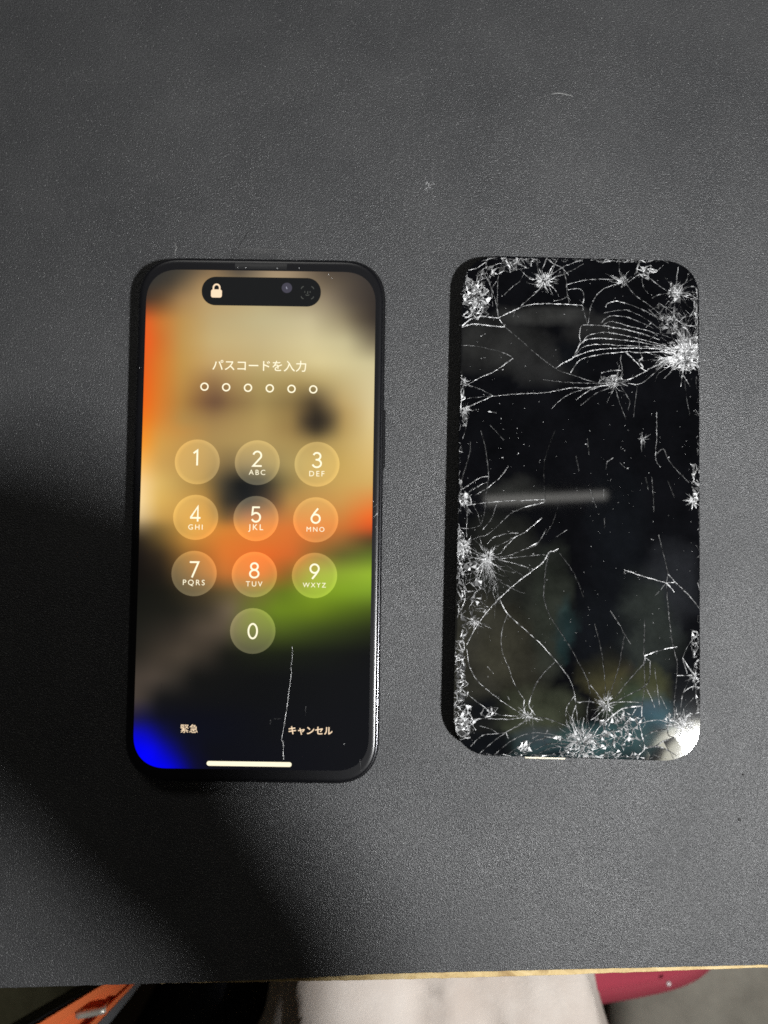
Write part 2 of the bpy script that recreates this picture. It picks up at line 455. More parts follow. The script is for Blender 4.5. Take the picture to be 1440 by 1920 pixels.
# --- lettering: strokes for the digits, built-in face for the rest
def stroke(pts, wd, z, closed=False):
    P = [np.array(p, float) for p in pts]; n = len(P); V = []; Fc = []
    for i in range(n):
        a = P[i-1] if (i > 0 or closed) else P[i]; b = P[(i+1) % n] if (i < n-1 or closed) else P[i]
        d1 = P[i]-a; d2 = b-P[i]
        l1, l2 = np.linalg.norm(d1), np.linalg.norm(d2)
        if l1 < 1e-9: d1 = d2; l1 = l2
        if l2 < 1e-9: d2 = d1; l2 = l1
        n1 = np.array((-d1[1], d1[0]))/l1; n2 = np.array((-d2[1], d2[0]))/l2
        m = n1+n2; m = m/max(np.linalg.norm(m), 1e-6); k = 1/max(m@n1, 0.45)
        o = m*k*wd/2
        V += [(*(P[i]+o), z), (*(P[i]-o), z)]
    for i in range(n-1 if not closed else n):
        a, b = 2*i, 2*((i+1) % n)
        Fc.append((a, a+1, b+1, b))
    return V, Fc
def merge(parts):
    V, Fc = [], []
    for v, f in parts:
        o = len(V); V += v; Fc += [tuple(i+o for i in q) for q in f]
    return V, Fc
def arc(cx, cy, rx, ry_, a0, a1, n=14):
    return [(cx+rx*math.cos(math.radians(a0+(a1-a0)*k/n)), cy+ry_*math.sin(math.radians(a0+(a1-a0)*k/n))) for k in range(n+1)]
DIG = {   # unit height, centred on x=0
 '1': [[(-.20, .76), (.035, .935), (.035, 0)]],
 '2': [arc(0, .70, .245, .25, 168, -28, 16)+[(-.25, .05), (.285, .05)]],
 '3': [arc(-.01, .735, .225, .215, 160, -90, 14)+[(-.09, .52)], arc(-.01, .285, .265, .235, 90, -165, 16)],
 '4': [[(.135, 0), (.135, .93), (-.285, .27), (-.285, .225), (.31, .225)]],
 '5': [[(.235, .945), (-.185, .945), (-.225, .50)]+arc(.0, .325, .265, .275, 135, -155, 16)],
 '6': [arc(0, .315, .26, .265, 0, 360, 26), [(.14, .95), (-.09, .66), (-.235, .43)]],
 '7': [[(-.27, .945), (.265, .945), (-.12, 0)]],
 '8': [arc(0, .735, .215, .205, 0, 360, 24), arc(0, .285, .265, .235, 0, 360, 26)],
 '9': [arc(0, .675, .26, .265, 0, 360, 26), [(-.14, .04), (.09, .33), (.235, .56)]],
 '0': [arc(0, .49, .265, .445, 0, 360, 30)],
}
def digit_mesh(ch, px, py, hpx, wpx, parent):
    x, y = uiroot_local(px, py); h = hpx/6.68
    parts = []
    for s in DIG[ch]:
        closed = abs(s[0][0]-s[-1][0]) < 1e-6 and abs(s[0][1]-s[-1][1]) < 1e-6 and len(s) > 8
        pts = [(x+q[0]*h, y+(q[1]-.49)*h) for q in (s[:-1] if closed else s)]
        parts.append(stroke(pts, wpx/6.68, UIZ+0.12, closed))
    V, Fc = merge(parts)
    return mesh_obj('digit', V, Fc, M_TEXT, parent, label='digit '+ch)
def text_mesh(name, body, px, py, wpx, mat, parent, z, bold=0.0, spacing=1.0, label=None):
    c = bpy.data.curves.new('t', 'FONT'); c.body = body; c.size = 1.0; c.offset = bold; c.space_character = spacing
    c.resolution_u = 4
    ob = bpy.data.objects.new('t', c); COL.objects.link(ob)
    bpy.context.view_layer.update()
    me = bpy.data.meshes.new_from_object(ob.evaluated_get(bpy.context.evaluated_depsgraph_get()))
    bpy.data.objects.remove(ob)
    co = np.zeros(len(me.vertices)*3); me.vertices.foreach_get('co', co); co = co.reshape(-1, 3)
    lo, hi = co.min(0), co.max(0); k = (wpx/6.68)/(hi[0]-lo[0])
    x, y = uiroot_local(px, py)
    co = (co-(lo+hi)/2)*k; co[:, 0] += x; co[:, 1] += y; co[:, 2] = z
    me.vertices.foreach_set('co', (co*S).reshape(-1)); me.update()
    me.materials.clear(); me.materials.append(mat); me.name = name
    return link(bpy.data.objects.new(name, me), parent, **({'label': label} if label else {}))

KEYS = [('1', 370, 866, 858, '', 0), ('2', 482.5, 867.5, 860.5, 'ABC', 31), ('3', 594.5, 870.5, 863, 'DEF', 28.5),
        ('4', 367, 970, 963, 'GHI', 27), ('5', 480, 972.3, 965, 'JKL', 28), ('6', 592, 974.6, 967.3, 'MNO', 33.5),
        ('7', 364, 1075.3, 1067.8, 'PQRS', 41), ('8', 477, 1077.2, 1069.6, 'TUV', 31), ('9', 589.8, 1079, 1071.8, 'WXYZ', 43.5), ('0', 474, 1183, 1183.3, '', 0)]
for ch, kx, ky, dy, let, lw in KEYS:
    x, y = uiroot_local(kx, ky); r = 42.6/6.68
    V = [(x, y, UIZ+0.07)]; Fc = []; nr, na = 5, 40
    for i in range(1, nr+1):
        for k in range(na):
            a = 2*math.pi*k/na; V.append((x+r*i/nr*math.cos(a), y+r*i/nr*math.sin(a), UIZ+0.07))
    for k in range(na):
        Fc.append((0, 1+k, 1+(k+1) % na))
        for i in range(nr-1):
            a = 1+i*na+k; b = 1+i*na+(k+1) % na; Fc.append((a, a+na, b+na, b))
    vc = []
    for i, v in enumerate(V):
        c = wall(*unpx(FP, v[0], v[1]))
        k = 1.08 if i > (nr-1)*na else 1.0
        dk = 1-min(1.0, float(c.mean())/150)
        c = c*0.97 + np.array((24, 21, 13)) + dk*np.array((42, 41, 36)); vc.append((*lin(np.clip(c*k, 0, 255)), 1))
    key = mesh_obj('keypad_key', V, Fc, M_SCREEN, phone, attr={'screen': vc}, label='round key with digit '+ch)
    digit_mesh(ch, kx+(-1 if ch == '1' else 0), dy, 30.5, 3.25, key)
    if let:
        text_mesh('letters', let, kx-.4, dy+25.2, lw, M_TEXT, key, UIZ+0.12, 0.0, 1.34, 'letters '+let)

text_mesh('prompt_text', 'パスコードを入力', 486.3, 685.8, 178.5, M_TEXT, phone, UIZ+0.09, 0.004, 1.0, 'passcode prompt in Japanese')
text_mesh('emergency_text', '緊急', 354.8, 1366, 32, M_TEXT_WARM, phone, UIZ+0.09, 0.003, 1.0, 'emergency call lettering in Japanese')
text_mesh('cancel_text', 'キャンセル', 582.3, 1370, 82, M_TEXT_WARM, phone, UIZ+0.09, 0.018, 1.0, 'cancel lettering in Japanese')
for dx, dy in ((383.5, 725.1), (424.2, 726.2), (465.1, 727.2), (505.9, 728.2), (546.7, 729.2), (587.4, 730.2)):
    x, y = uiroot_local(dx, dy)
    V, Fc = stroke(arc(x, y, 6.7/6.68, 6.7/6.68, 0, 360, 24)[:-1], 2.5/6.68, UIZ+0.09, True)
    mesh_obj('passcode_dot', V, Fc, M_TEXT, phone)
def flat(name, out, z, mat, parent, **kw):
    return mesh_obj(name, [(a, b, z) for a, b in out], [tuple(range(len(out)))], mat, parent, **kw)
x, y = uiroot_local(467.2, 1432.3)
flat('home_indicator', rrect(158/6.68, 8.6/6.68, 4.2/6.68, 8, x, y, 2), UIZ+0.09, M_TEXT, phone)
x, y = uiroot_local(490, 547)
pill = flat('camera_pill', rrect(224/6.56, 54.5/6.56, 26.8/6.56, 14, x, y, 2.05), UIZ+0.07, M_PILL, phone, label='dark pill holding lock icon and front camera')
k = 1/6.56
x, y = uiroot_local(406, 550.5)
lockp = [([(a, b, UIZ+0.12) for a, b in rrect(20.5*k, 15.5*k, 4*k, 6, x, y, 2)], [tuple(range(28))])]
lockp.append(stroke([(x-5.9*k, y+6*k), (x-5.9*k, y+10.5*k)]+arc(x, y+11*k, 5.9*k, 6.4*k, 180, 0, 12)+[(x+5.9*k, y+6*k)], 3.0*k, UIZ+0.115))
V, Fc = merge(lockp); mesh_obj('lock_icon', V, Fc, M_TEXT_WARM, pill)
x, y = uiroot_local(538, 540)
flat('camera_lens', arc(x, y, 9.8*k, 9.8*k, 0, 360, 28)[:-1], UIZ+0.12, M_LENS, pill)
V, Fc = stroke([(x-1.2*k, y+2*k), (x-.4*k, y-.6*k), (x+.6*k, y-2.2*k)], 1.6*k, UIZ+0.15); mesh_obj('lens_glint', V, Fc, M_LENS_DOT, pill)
x, y = uiroot_local(576.5, 549); fp = []
for sx, sy, a0 in ((1, 1, 8), (-1, 1, 98), (-1, -1, 188), (1, -1, 278)):
    fp.append(stroke(arc(x+sx*6.2*k, y+sy*6.2*k, 5.6*k, 5.6*k, a0, a0+74, 6), 1.5*k, UIZ+0.12))
fp.append(stroke([(x-5*k, y+3*k), (x-5*k, y-.2*k)], 1.3*k, UIZ+0.12)); fp.append(stroke([(x+5*k, y+3*k), (x+5*k, y-.2*k)], 1.3*k, UIZ+0.12))
fp.append(stroke([(x+.6*k, y+3*k), (x+.6*k, y-1.6*k), (x-.9*k, y-1.9*k)], 1.3*k, UIZ+0.12)); fp.append(stroke(arc(x, y-1.8*k, 4.2*k, 3.4*k, 215, 325, 6), 1.3*k, UIZ+0.12))
V, Fc = merge(fp); mesh_obj('face_icon', V, Fc, M_ICON_DIM, pill)

# ------------------------------------------------------------------ crack ribbons
def ribbon(pts, wd, b, z0=0.03, alpha=1.0, taper=(1, 1), jit=0.5, wander=0.10, rise=0.035, step=0.33, gaps=0.0):
    """a raised crumbled ridge along pts (local mm); returns verts, faces, colours"""
    P = smooth_path(pts, step); n = len(P); V = []; Fc = []; A = []
    ph = random.random()*100
    for i, p in enumerate(P):
        q = np.array(p); a = np.array(P[max(i-1, 0)]); c = np.array(P[min(i+1, n-1)])
        d = c-a; l = np.linalg.norm(d); nn = np.array((-d[1], d[0]))/l if l > 1e-9 else np.array((0, 1.0))
        t = i/max(n-1, 1); tp = taper[0]*(1-t)+taper[1]*t
        k = max(0.25, 1+jit*random.gauss(0, .6))
        hw = wd*tp*k/2
        q = q+nn*wander*noise.noise(Vector((ph, i*0.22, 0)))*min(1, 4*t, 4*(1-t))
        g = 0.72+1.5*noise.noise(Vector((ph+50, i*0.27, 0)))  # uneven whiteness of crushed glass, with glints painted in
        bb = b*min(1, max(0.05, g*(0.75+0.5*random.random())))
        al = alpha*min(1.0, max(gaps and 0.0 or 0.25, 0.55+0.9*noise.noise(Vector((ph+9, i*0.21, 5)))+(0.25-gaps)))
        V += [(*(q+nn*hw), z0), (*q, z0+rise*(0.4+random.random())), (*(q-nn*hw), z0)]
        A += [(bb*.8, al, 0, 1), (bb, al, 0, 1), (bb*.8, al, 0, 1)]
    for i in range(n-1):
        a = 3*i; Fc += [(a, a+1, a+4, a+3), (a+1, a+2, a+5, a+4)]
    return V, Fc, A
class Crk:
    def __init__(s): s.V = []; s.F = []; s.A = []
    def add(s, r):
        o = len(s.V); s.V += r[0]; s.F += [tuple(i+o for i in f) for f in r[1]]; s.A += r[2]
    def build(s, name, parent, clip=None, **kw):
        if clip:
            ok = [point_in(clip, v[0], v[1]) for v in s.V]
            F2 = [f for f in s.F if all(ok[i] for i in f)]
            used = sorted({i for f in F2 for i in f}); ix = {g: l for l, g in enumerate(used)}
            s.V = [s.V[i] for i in used]; s.A = [s.A[i] for i in used]; s.F = [tuple(ix[i] for i in f) for f in F2]
        return mesh_obj(name, s.V, s.F, M_CRACK, parent, attr={'crack': s.A}, **kw)

# hairline crack and dust on the lit phone
c = Crk()
hp = [(548, 1212), (548, 1236), (545.5, 1250), (546, 1262), (543.5, 1282), (540, 1310), (536, 1340), (531, 1370), (528.5, 1384), (528, 1388)]
c.add(ribbon([FP.px(*p) for p in hp], .19, .6, T+.05, 1.0, (.5, 1), .15, .05, gaps=-.5))
c.add(ribbon([FP.px(*p) for p in [(528, 1387), (530.5, 1392), (531.5, 1394)]], .42, .9, T+.05))
c.add(ribbon([FP.px(*p) for p in [(531.5, 1394), (531, 1410), (531.5, 1424)]], .24, .8, T+.05, 1, (1, 1.2), .5, .04))
c.build('hairline_crack', phone, label='pale hairline crack above the home bar')
c = Crk()
for p, q, wd, b, al in (((356, 1262), (357, 1300), .12, .10, .35), ((303, 1280), (303, 1292), .12, .10, .35), ((573, 1324), (573, 1342), .12, .12, .35), ((508, 1348), (506, 1358), .25, .1, .4), ((514, 1348), (527, 1347), .25, .12, .4), ((675, 1425), (677, 1446), .14, .2, .5), ((357, 1385), (358, 1410), .12, .1, .35)):
    c.add(ribbon([FP.px(*p), FP.px(*q)], wd, b, T+.05, al, (1, .6), .4, .05))
for p in ((645.5, 1395), (616, 515), (622, 522), (446, 502), (461, 502), (520, 503), (561, 503), (262, 690), (700, 940)):
    x, y = FP.px(*p); r = .16
    c.add(([(x-r, y, T+.05), (x, y-r, T+.05), (x+r, y, T+.05), (x, y+r, T+.05), (x, y, T+.14)], [(0, 1, 4), (1, 2, 4), (2, 3, 4), (3, 0, 4)], [(.5, .75, 0, 1)]*5))
c.build('smears_and_dust', phone, kind='stuff', label='faint smears and dust specks on the screen')
# scuffs on the rolled right edge
c = Crk()
for (x0, y0, x1, y1, b) in ((700, 951, 706, 946, .5), (702, 959, 705.5, 956, .4), (700, 970, 707, 964, .9), (703, 968, 707, 962, .5), (703.5, 998, 706, 992, .5), (703, 990, 706, 987, .3), (703, 912, 706, 908, .3), (704, 1072, 704.6, 1076, .6), (704, 1050, 704.8, 1056, .3)):
    c.add(ribbon([FP.px(x0, y0), FP.px(x1, y1)], .3, b, T-.03, .8, (.7, .7), .4, .03))
c.build('edge_scuffs', phone, kind='stuff', label='small scuffs on the right glass edge')

# clear adhesive tab across the top edge
def thin_film(name, tint, alpha, rough):
    m = principled(name, tint, rough, 0, 0.5); bsdf(m).inputs['Alpha'].default_value = alpha
    return m
M_TAB = thin_film('clear_film', (0.05, 0.05, 0.05), 0.18, 0.25)
x0, y0 = FP.px(441, 492); x1, _ = FP.px(538, 493)
zb = -1.9
rows = [(y0-1.9, T+.06), (y0-.2, T+.05), (y0+.55, T-.3), (y0+1.0, T-1.6), (y0+1.6, T-3.8), (y0+3.6, T-4.8), (y0+6.2, T-5.2)]
V = []; Fc = []
for i, (yy, zz) in enumerate(rows):
    for j in range(9):
        V.append((x0+(x1-x0)*j/8, yy+.12*noise.noise(Vector((j, i, 2))), zz+.1*noise.noise(Vector((j*.7, i*.8, 7)))))
for i in range(len(rows)-1):
    for j in range(8): Fc.append((i*9+j, i*9+j+1, i*9+j+10, i*9+j+9))
mesh_obj('clear_tab', V, Fc, M_TAB, phone, smooth=True, label='clear film tab stuck over the top edge')

# ------------------------------------------------------------------ detached cracked display panel
RQ = Matrix.Rotation(-0.0276, 3, 'Z') @ Matrix.Rotation(-0.0006, 3, 'X')
FQ = Frame((56.01, 18.94, 6.45), RQ)
panel = empty('display_panel', (56.01, 18.94, 0), RQ, label='detached phone display panel with shattered black glass', category='display panel')
QT = 6.45
QW, QH, QR = 69.85, 144.66, 11.6
V, Fc = slab(QW-.2, QH-.2, QR-.1, [(1.2, QT-2.3), (.5, QT-2.2), (0, QT-1.6), (0, QT-.75)], 16)
mesh_obj('display_layer', V, Fc, M_DARK, panel)
V, Fc = slab(60, 132, 6, [(.6, QT-4.3), (0, QT-4.0), (0, QT-2.28)], 6, 0, 0)
mesh_obj('shield_plate', V, Fc, M_PLATE, panel)
for cx, cy, wx, wy in ((-8, -52, 22, 9), (14, 30, 16, 10), (-16, 44, 12, 8)):
    V, Fc = slab(wx, wy, 1.6, [(.6, 0.02), (0, .5), (.2, 1.2), (.9, QT-4.28)], 5, cx, cy)
    mesh_obj('flex_cable', V, Fc, M_COPPER, panel)

def q(x, y): return FQ.px(x, y)
CROP = {'R4': (830, 460, 2.88), 'R5': (830, 780, 2.88), 'R6': (830, 1100, 2.88), 'A': (840, 470, 5.76), 'B': (1080, 470, 5.76), 'C': (840, 900, 5.76), 'D': (840, 1180, 5.76), 'E': (1080, 1180, 5.76)}
def cp(k, pts):
    ox, oy, s = CROP[k]; return [(ox+x/s, oy+y/s) for x, y in pts]
# (crop, points, width px, brightness, kind)  kind: s = splits shards, . = surface only, d = dark gap
MAJ = [
 ('R4', [(98, 445), (160, 426), (240, 432), (310, 440), (335, 440)], 2.6, .9, 's'),
 ('R4', [(335, 440), (430, 520), (490, 575), (600, 660), (645, 683), (700, 700), (770, 725), (850, 745), (920, 745)], 1.5, .45, 's'),
 ('R4', [(300, 392), (400, 345), (450, 325), (520, 316), (600, 316), (700, 320), (755, 325)], 2.3, .85, 's'),
 ('R4', [(300, 392), (335, 440)], 2.4, .8, 's'),
 ('R4', [(100, 440), (150, 400), (210, 384), (262, 390), (300, 392)], 3.0, .9, 's'),
 ('R4', [(755, 325), (765, 370), (780, 420), (786, 432)], 1.6, .5, 's'),
 ('R4', [(755, 325), (763, 270), (752, 245), (728, 235), (675, 240)], 2.0, .6, 's'),
 ('R4', [(786, 420), (800, 330), (830, 270), (870, 235), (940, 208), (975, 195)], 1.8, .55, 's'),
 ('R4', [(880, 335), (890, 315), (930, 302), (985, 312)], 2.4, .85, '.'),
 ('R4', [(985, 312), (1050, 335), (1130, 375), (1200, 420)], 1.5, .45, '.'),
 ('R4', [(870, 365), (960, 350), (1010, 355), (1100, 400), (1180, 460)], 1.5, .4, '.'),
 ('R4', [(855, 420), (880, 395), (920, 380), (1000, 390), (1100, 430), (1140, 450)], 1.8, .5, 's'),
 ('R4', [(860, 432), (915, 412), (1000, 435), (1120, 465), (1160, 490)], 1.9, .6, 's'),
 ('R4', [(745, 518), (738, 495), (740, 470), (745, 445), (765, 430), (870, 435), (960, 450), (1070, 475), (1170, 510)], 2.0, .65, 's'),
 ('R4', [(755, 530), (780, 490), (830, 475), (900, 472), (1000, 490), (1100, 515), (1210, 545)], 1.8, .6, 's'),
 ('R4', [(710, 590), (755, 522), (830, 502), (950, 510), (1060, 522), (1180, 545), (1250, 560)], 2.0, .75, 's'),
 ('R4', [(705, 605), (760, 550), (840, 535), (950, 540), (1060, 545), (1200, 555), (1260, 570)], 1.8, .65, 's'),
 ('R4', [(700, 606), (800, 570), (900, 558), (1060, 555), (1200, 562), (1260, 575)], 2.0, .8, 's'),
 ('R4', [(690, 690), (715, 650), (750, 615), (850, 590), (990, 575), (1060, 580), (1200, 575), (1260, 580)], 2.0, .75, 's'),
 ('R4', [(610, 665), (650, 635), (705, 605), (745, 518)], 2.0, .75, 's'),
 ('R4', [(1058, 475), (1060, 520), (1065, 560), (1075, 605), (1080, 625)], 1.8, .55, '.'),
 ('R4', [(990, 580), (1030, 615), (1075, 665), (1100, 680)], 2.4, .8, '.'),
 ('R4', [(1080, 605), (1060, 630), (1085, 660), (1070, 662)], 3.0, .8, '.'),
 ('R4', [(965, 590), (960, 620), (968, 660), (970, 685)], 1.6, .5, 's'),
 ('R4', [(855, 690), (880, 682), (950, 675), (970, 685), (960, 720), (1000, 725), (1060, 700), (1130, 660), (1200, 625), (1280, 600)], 2.2, .75, 's'),
 ('R4', [(855, 690), (858, 715), (870, 730)], 1.8, .5, '.'),
 ('R4', [(1000, 745), (1060, 750), (1120, 710), (1200, 640), (1270, 605)], 1.8, .6, '.'),
 ('R4', [(920, 745), (800, 745), (650, 738), (540, 725)], 1.4, .4, '.'),
 ('R4', [(920, 750), (770, 770), (690, 770), (560, 795), (400, 803), (270, 815)], 1.8, .6, 's'),
 ('R4', [(890, 750), (790, 785), (720, 835)], 1.8, .7, '.'),
 ('R4', [(900, 755), (750, 780), (650, 825), (585, 885)], 1.5, .5, '.'),
 ('R4', [(900, 770), (820, 805), (745, 865)], 1.4, .45, '.'),
 ('R4', [(930, 770), (950, 830), (970, 890), (990, 940)], 1.5, .5, '.'),
 ('R4', [(960, 760), (1000, 820), (1010, 850), (1000, 890)], 1.5, .45, '.'),
 ('R4', [(1050, 760), (1040, 840), (1030, 930)], 1.3, .35, '.'),
 ('R4', [(1305, 730), (1320, 840), (1335, 920)], 1.3, .35, '.'),
 ('R4', [(95, 540), (175, 543)], 1.8, .5, '.'), ('R4', [(300, 570), (350, 590), (380, 610)], 1.6, .55, 's'),
 ('R4', [(175, 543), (300, 570)], 1.1, .25, 's'),
 ('R4', [(380, 610), (280, 680), (200, 715), (140, 750), (110, 760)], 1.9, .7, 's'),
 ('R4', [(140, 755), (210, 780), (270, 812)], 1.6, .5, 's'),
 ('R4', [(270, 813), (190, 850), (110, 882), (84, 890)], 2.0, .75, 's'),
 ('R4', [(120, 830), (190, 820), (270, 813)], 1.4, .4, '.'),
 ('R4', [(245, 898), (290, 905)], 2.4, .8, '.'), ('R4', [(205, 492), (217, 484)], 2.2, .8, '.'),
 ('R4', [(560, 70), (600, 100), (640, 120), (680, 160)], 2.0, .6, '.'),
 ('R4', [(560, 72), (545, 110), (525, 150)], 2.0, .6, '.'),
 ('R4', [(560, 180), (650, 118), (760, 75)], 1.7, .55, 's'),
 ('R4', [(580, 182), (680, 145), (760, 100)], 1.5, .45, '.'),
 ('R4', [(650, 120), (668, 200), (672, 260), (684, 316)], 1.7, .5, 's'),
 ('R4', [(672, 212), (760, 190), (860, 183), (975, 190)], 1.7, .55, 's'),
 ('R4', [(600, 300), (645, 292), (672, 280), (690, 300)], 1.9, .6, '.'),
 ('R4', [(420, 330), (470, 285), (520, 240), (545, 200)], 1.6, .55, 's'),
 ('R4', [(330, 270), (370, 230), (420, 190), (440, 150)], 1.6, .5, '.'),
 ('R4', [(300, 392), (285, 300), (250, 200), (215, 145)], 1.9, .55, 's'),
 ('R4', [(300, 392), (295, 280), (300, 170), (320, 100)], 1.7, .5, '.'),
 ('R4', [(270, 330), (262, 240), (240, 150)], 1.6, .5, '.'),
 ('R4', [(140, 135), (190, 120), (235, 88), (245, 70)], 2.0, .7, '.'),
 ('R4', [(235, 90), (238, 125), (300, 100), (360, 98), (420, 105)], 2.0, .6, '.'),
 ('R4', [(975, 190), (1040, 270), (1110, 320), (1190, 390), (1250, 480)], 1.6, .5, 's'),
 ('R4', [(1000, 200), (1060, 160), (1110, 175), (1200, 240), (1250, 260)], 1.8, .55, '.'),
 ('R4', [(1075, 180), (1085, 230), (1110, 260)], 1.6, .5, '.'),
 ('R4', [(1130, 285), (1170, 265), (1240, 262)], 1.8, .55, '.'),
 ('R4', [(1250, 255), (1262, 190), (1272, 115)], 1.9, .6, '.'), ('R4', [(1262, 250), (1310, 200), (1330, 150)], 1.5, .45, '.'),
 ('R4', [(1265, 260), (1330, 225), (1370, 235), (1372, 330), (1374, 440)], 1.8, .6, '.'),
 ('R4', [(1260, 400), (1310, 430), (1370, 430), (1374, 380)], 2.0, .7, '.'),
 ('R4', [(1255, 275), (1250, 400), (1262, 470)], 1.7, .55, '.'),
 ('R4', [(1300, 460), (1330, 400), (1372, 310)], 1.5, .45, '.'),
 # middle
 ('R5', [(205, 80), (225, 150), (240, 240), (246, 330), (235, 420), (225, 520), (205, 590)], 1.4, .45, 's'),
 ('R5', [(150, 140), (145, 200), (125, 270), (100, 350), (95, 390)], 1.3, .35, '.'),
 ('R5', [(255, 50), (330, 130)], 1.2, .3, '.'), ('R5', [(135, 10), (125, 70), (108, 120)], 1.6, .5, '.'),
 ('R5', [(355, 270), (310, 330), (240, 390), (170, 430)], 1.9, .75, '.'),
 ('R5', [(410, 200), (403, 210)], 2.0, .7, '.'),
 ('R5', [(246, 326), (200, 335), (130, 380), (100, 400)], 1.8, .7, '.'),
 ('R5', [(245, 355), (200, 375), (140, 410)], 1.6, .55, '.'),
 ('R5', [(130, 482), (230, 468), (300, 462), (450, 455), (552, 452)], 1.8, .65, 's'),
 ('R5', [(552, 452), (545, 466), (500, 480), (440, 495), (370, 525), (300, 590), (240, 640), (190, 655), (110, 690)], 1.5, .5, 's'),
 ('R5', [(440, 493), (500, 478), (548, 464)], 1.8, .8, '.'),
 ('R5', [(535, 550), (490, 590), (440, 630), (390, 655), (340, 705), (310, 745)], 2.2, .85, 's'),
 ('R5', [(410, 632), (350, 635), (280, 655), (240, 690)], 1.7, .65, '.'), ('R5', [(385, 655), (330, 685), (290, 705)], 1.5, .5, '.'),
 ('R5', [(560, 610), (510, 690), (440, 720), (350, 755), (270, 765)], 1.6, .55, 's'), ('R5', [(512, 684), (470, 706)], 2.4, .85, '.'),
 ('R5', [(625, 715), (600, 730), (575, 735), (545, 785), (490, 832), (400, 900), (320, 972), (250, 1045), (180, 1140), (130, 1235)], 2.2, .85, 's'),
 ('R5', [(575, 735), (555, 820), (548, 900), (545, 979), (575, 1072), (625, 1152), (690, 1252), (740, 1345), (780, 1422), (795, 1500)], 1.3, .35, 's'),
 ('R5', [(300, 772), (400, 762), (470, 755), (550, 748)], 1.5, .6, '.'),
 ('R5', [(300, 775), (400, 800), (490, 828)], 1.7, .7, 's'),
 ('R5', [(290, 480), (260, 560), (215, 615)], 1.5, .5, '.'), ('R5', [(165, 480), (190, 530), (205, 585)], 1.5, .5, '.'),
 ('R5', [(85, 605), (160, 605), (205, 590)], 1.6, .55, '.'), ('R5', [(130, 480), (134, 540), (128, 600), (130, 660)], 1.6, .6, '.'),
 ('R5', [(275, 768), (330, 840), (375, 912)], 1.0, .3, '.'), ('R5', [(285, 770), (380, 830), (445, 868)], 1.0, .3, '.'),
 ('R5', [(610, 655), (670, 615)], 1.6, .5, '.'), ('R5', [(552, 455), (545, 300), (560, 200), (605, 80)], .9, .16, 's'),
 ('R5', [(630, 740), (690, 820), (730, 900), (760, 979)], 1.1, .28, '.'), ('R5', [(630, 455), (600, 560), (555, 640)], .9, .2, '.'),
 ('R5', [(780, 120), (790, 210)], 1.3, .35, '.'), ('R5', [(795, 395), (830, 495)], 1.4, .45, '.'), ('R5', [(870, 395), (870, 450)], 1.5, .55, '.'), ('R5', [(873, 550), (873, 605)], 1.2, .35, '.'),
 ('R5', [(720, 215), (735, 300)], 1.1, .3, '.'),
 ('R5', [(1155, -20), (1155, 110), (1150, 230), (1175, 277)], 1.7, .6, '.'), ('R5', [(1150, 205), (1192, 180), (1220, 240), (1280, 310), (1330, 360)], 1.4, .45, '.'),
 ('R5', [(880, 290), (890, 250), (920, 225)], 1.8, .55, '.'), ('R5', [(955, 250), (985, 280)], 1.4, .4, '.'),
 ('R5', [(1128, 330), (1136, 420), (1140, 520)], 1.3, .4, '.'), ('R5', [(1095, 330), (1110, 400)], 1.2, .35, '.'), ('R5', [(1215, 350), (1250, 440)], 1.1, .3, '.'),
 ('R5', [(980, 830), (1080, 865), (1205, 900)], 2.2, .9, '.'), ('R5', [(980, 850), (985, 825)], 2.2, .8, '.'),
 ('R5', [(1217, 850), (1205, 900), (1175, 940), (1140, 975)], 1.6, .55, 's'), ('R5', [(1205, 900), (1230, 925), (1250, 950)], 2.6, .9, '.'),
 ('R5', [(1217, 855), (1260, 900), (1300, 940), (1340, 980), (1386, 1040)], 2.0, .7, 's'),
 ('R5', [(1165, 640), (1190, 740), (1217, 850)], 1.2, .35, 's'), ('R5', [(1205, 900), (1260, 898)], 1.6, .6, '.'),
 ('R5', [(1208, 902), (1212, 979), (1225, 1120), (1245, 1250), (1265, 1330), (1262, 1420), (1250, 1540), (1250, 1640)], 1.4, .45, 's'),
 # lower
 ('R6', [(310, 75), (350, 145), (430, 220), (530, 310), (610, 400), (680, 490), (710, 570), (715, 612)], 2.1, .8, 's'),
 ('R6', [(350, 148), (320, 240), (320, 340), (360, 450), (395, 540), (440, 610)], 1.6, .55, 's'),
 ('R6', [(610, 403), (550, 460), (500, 530), (475, 600), (465, 640)], 1.3, .4, 's'),
 ('R6', [(130, 338), (145, 430), (190, 510), (270, 580), (350, 640), (445, 698)], 1.9, .65, 's'),
 ('R6', [(110, 560), (210, 640), (300, 690), (445, 700)], 1.9, .65, 's'),
 ('R6', [(240, 430), (275, 470)], 1.6, .55, '.'), ('R6', [(350, 590), (360, 612)], 2.0, .6, '.'),
 ('R6', [(795, 530), (830, 570), (860, 610)], 1.7, .6, '.'), ('R6', [(820, 200), (850, 320), (870, 450), (880, 600)], 1.2, .3, 's'),
 ('R6', [(980, 265), (950, 430), (900, 590)], 1.3, .35, 's'), ('R6', [(905, 130), (950, 200), (985, 262), (1015, 310)], 1.4, .4, '.'),
 ('R6', [(1090, 180), (1085, 380), (1090, 520), (1075, 650)], 1.3, .35, 's'),
 ('R6', [(1092, 372), (1180, 342), (1265, 325)], 2.4, .9, '.'), ('R6', [(1092, 370), (1090, 412)], 3.2, .85, '.'), ('R6', [(1098, 385), (1128, 408)], 2.2, .7, '.'),
 ('R6', [(1090, 410), (1000, 510), (930, 600)], 1.5, .45, 's'), ('R6', [(1120, 400), (1115, 490), (1085, 540), (950, 612)], 1.5, .45, '.'),
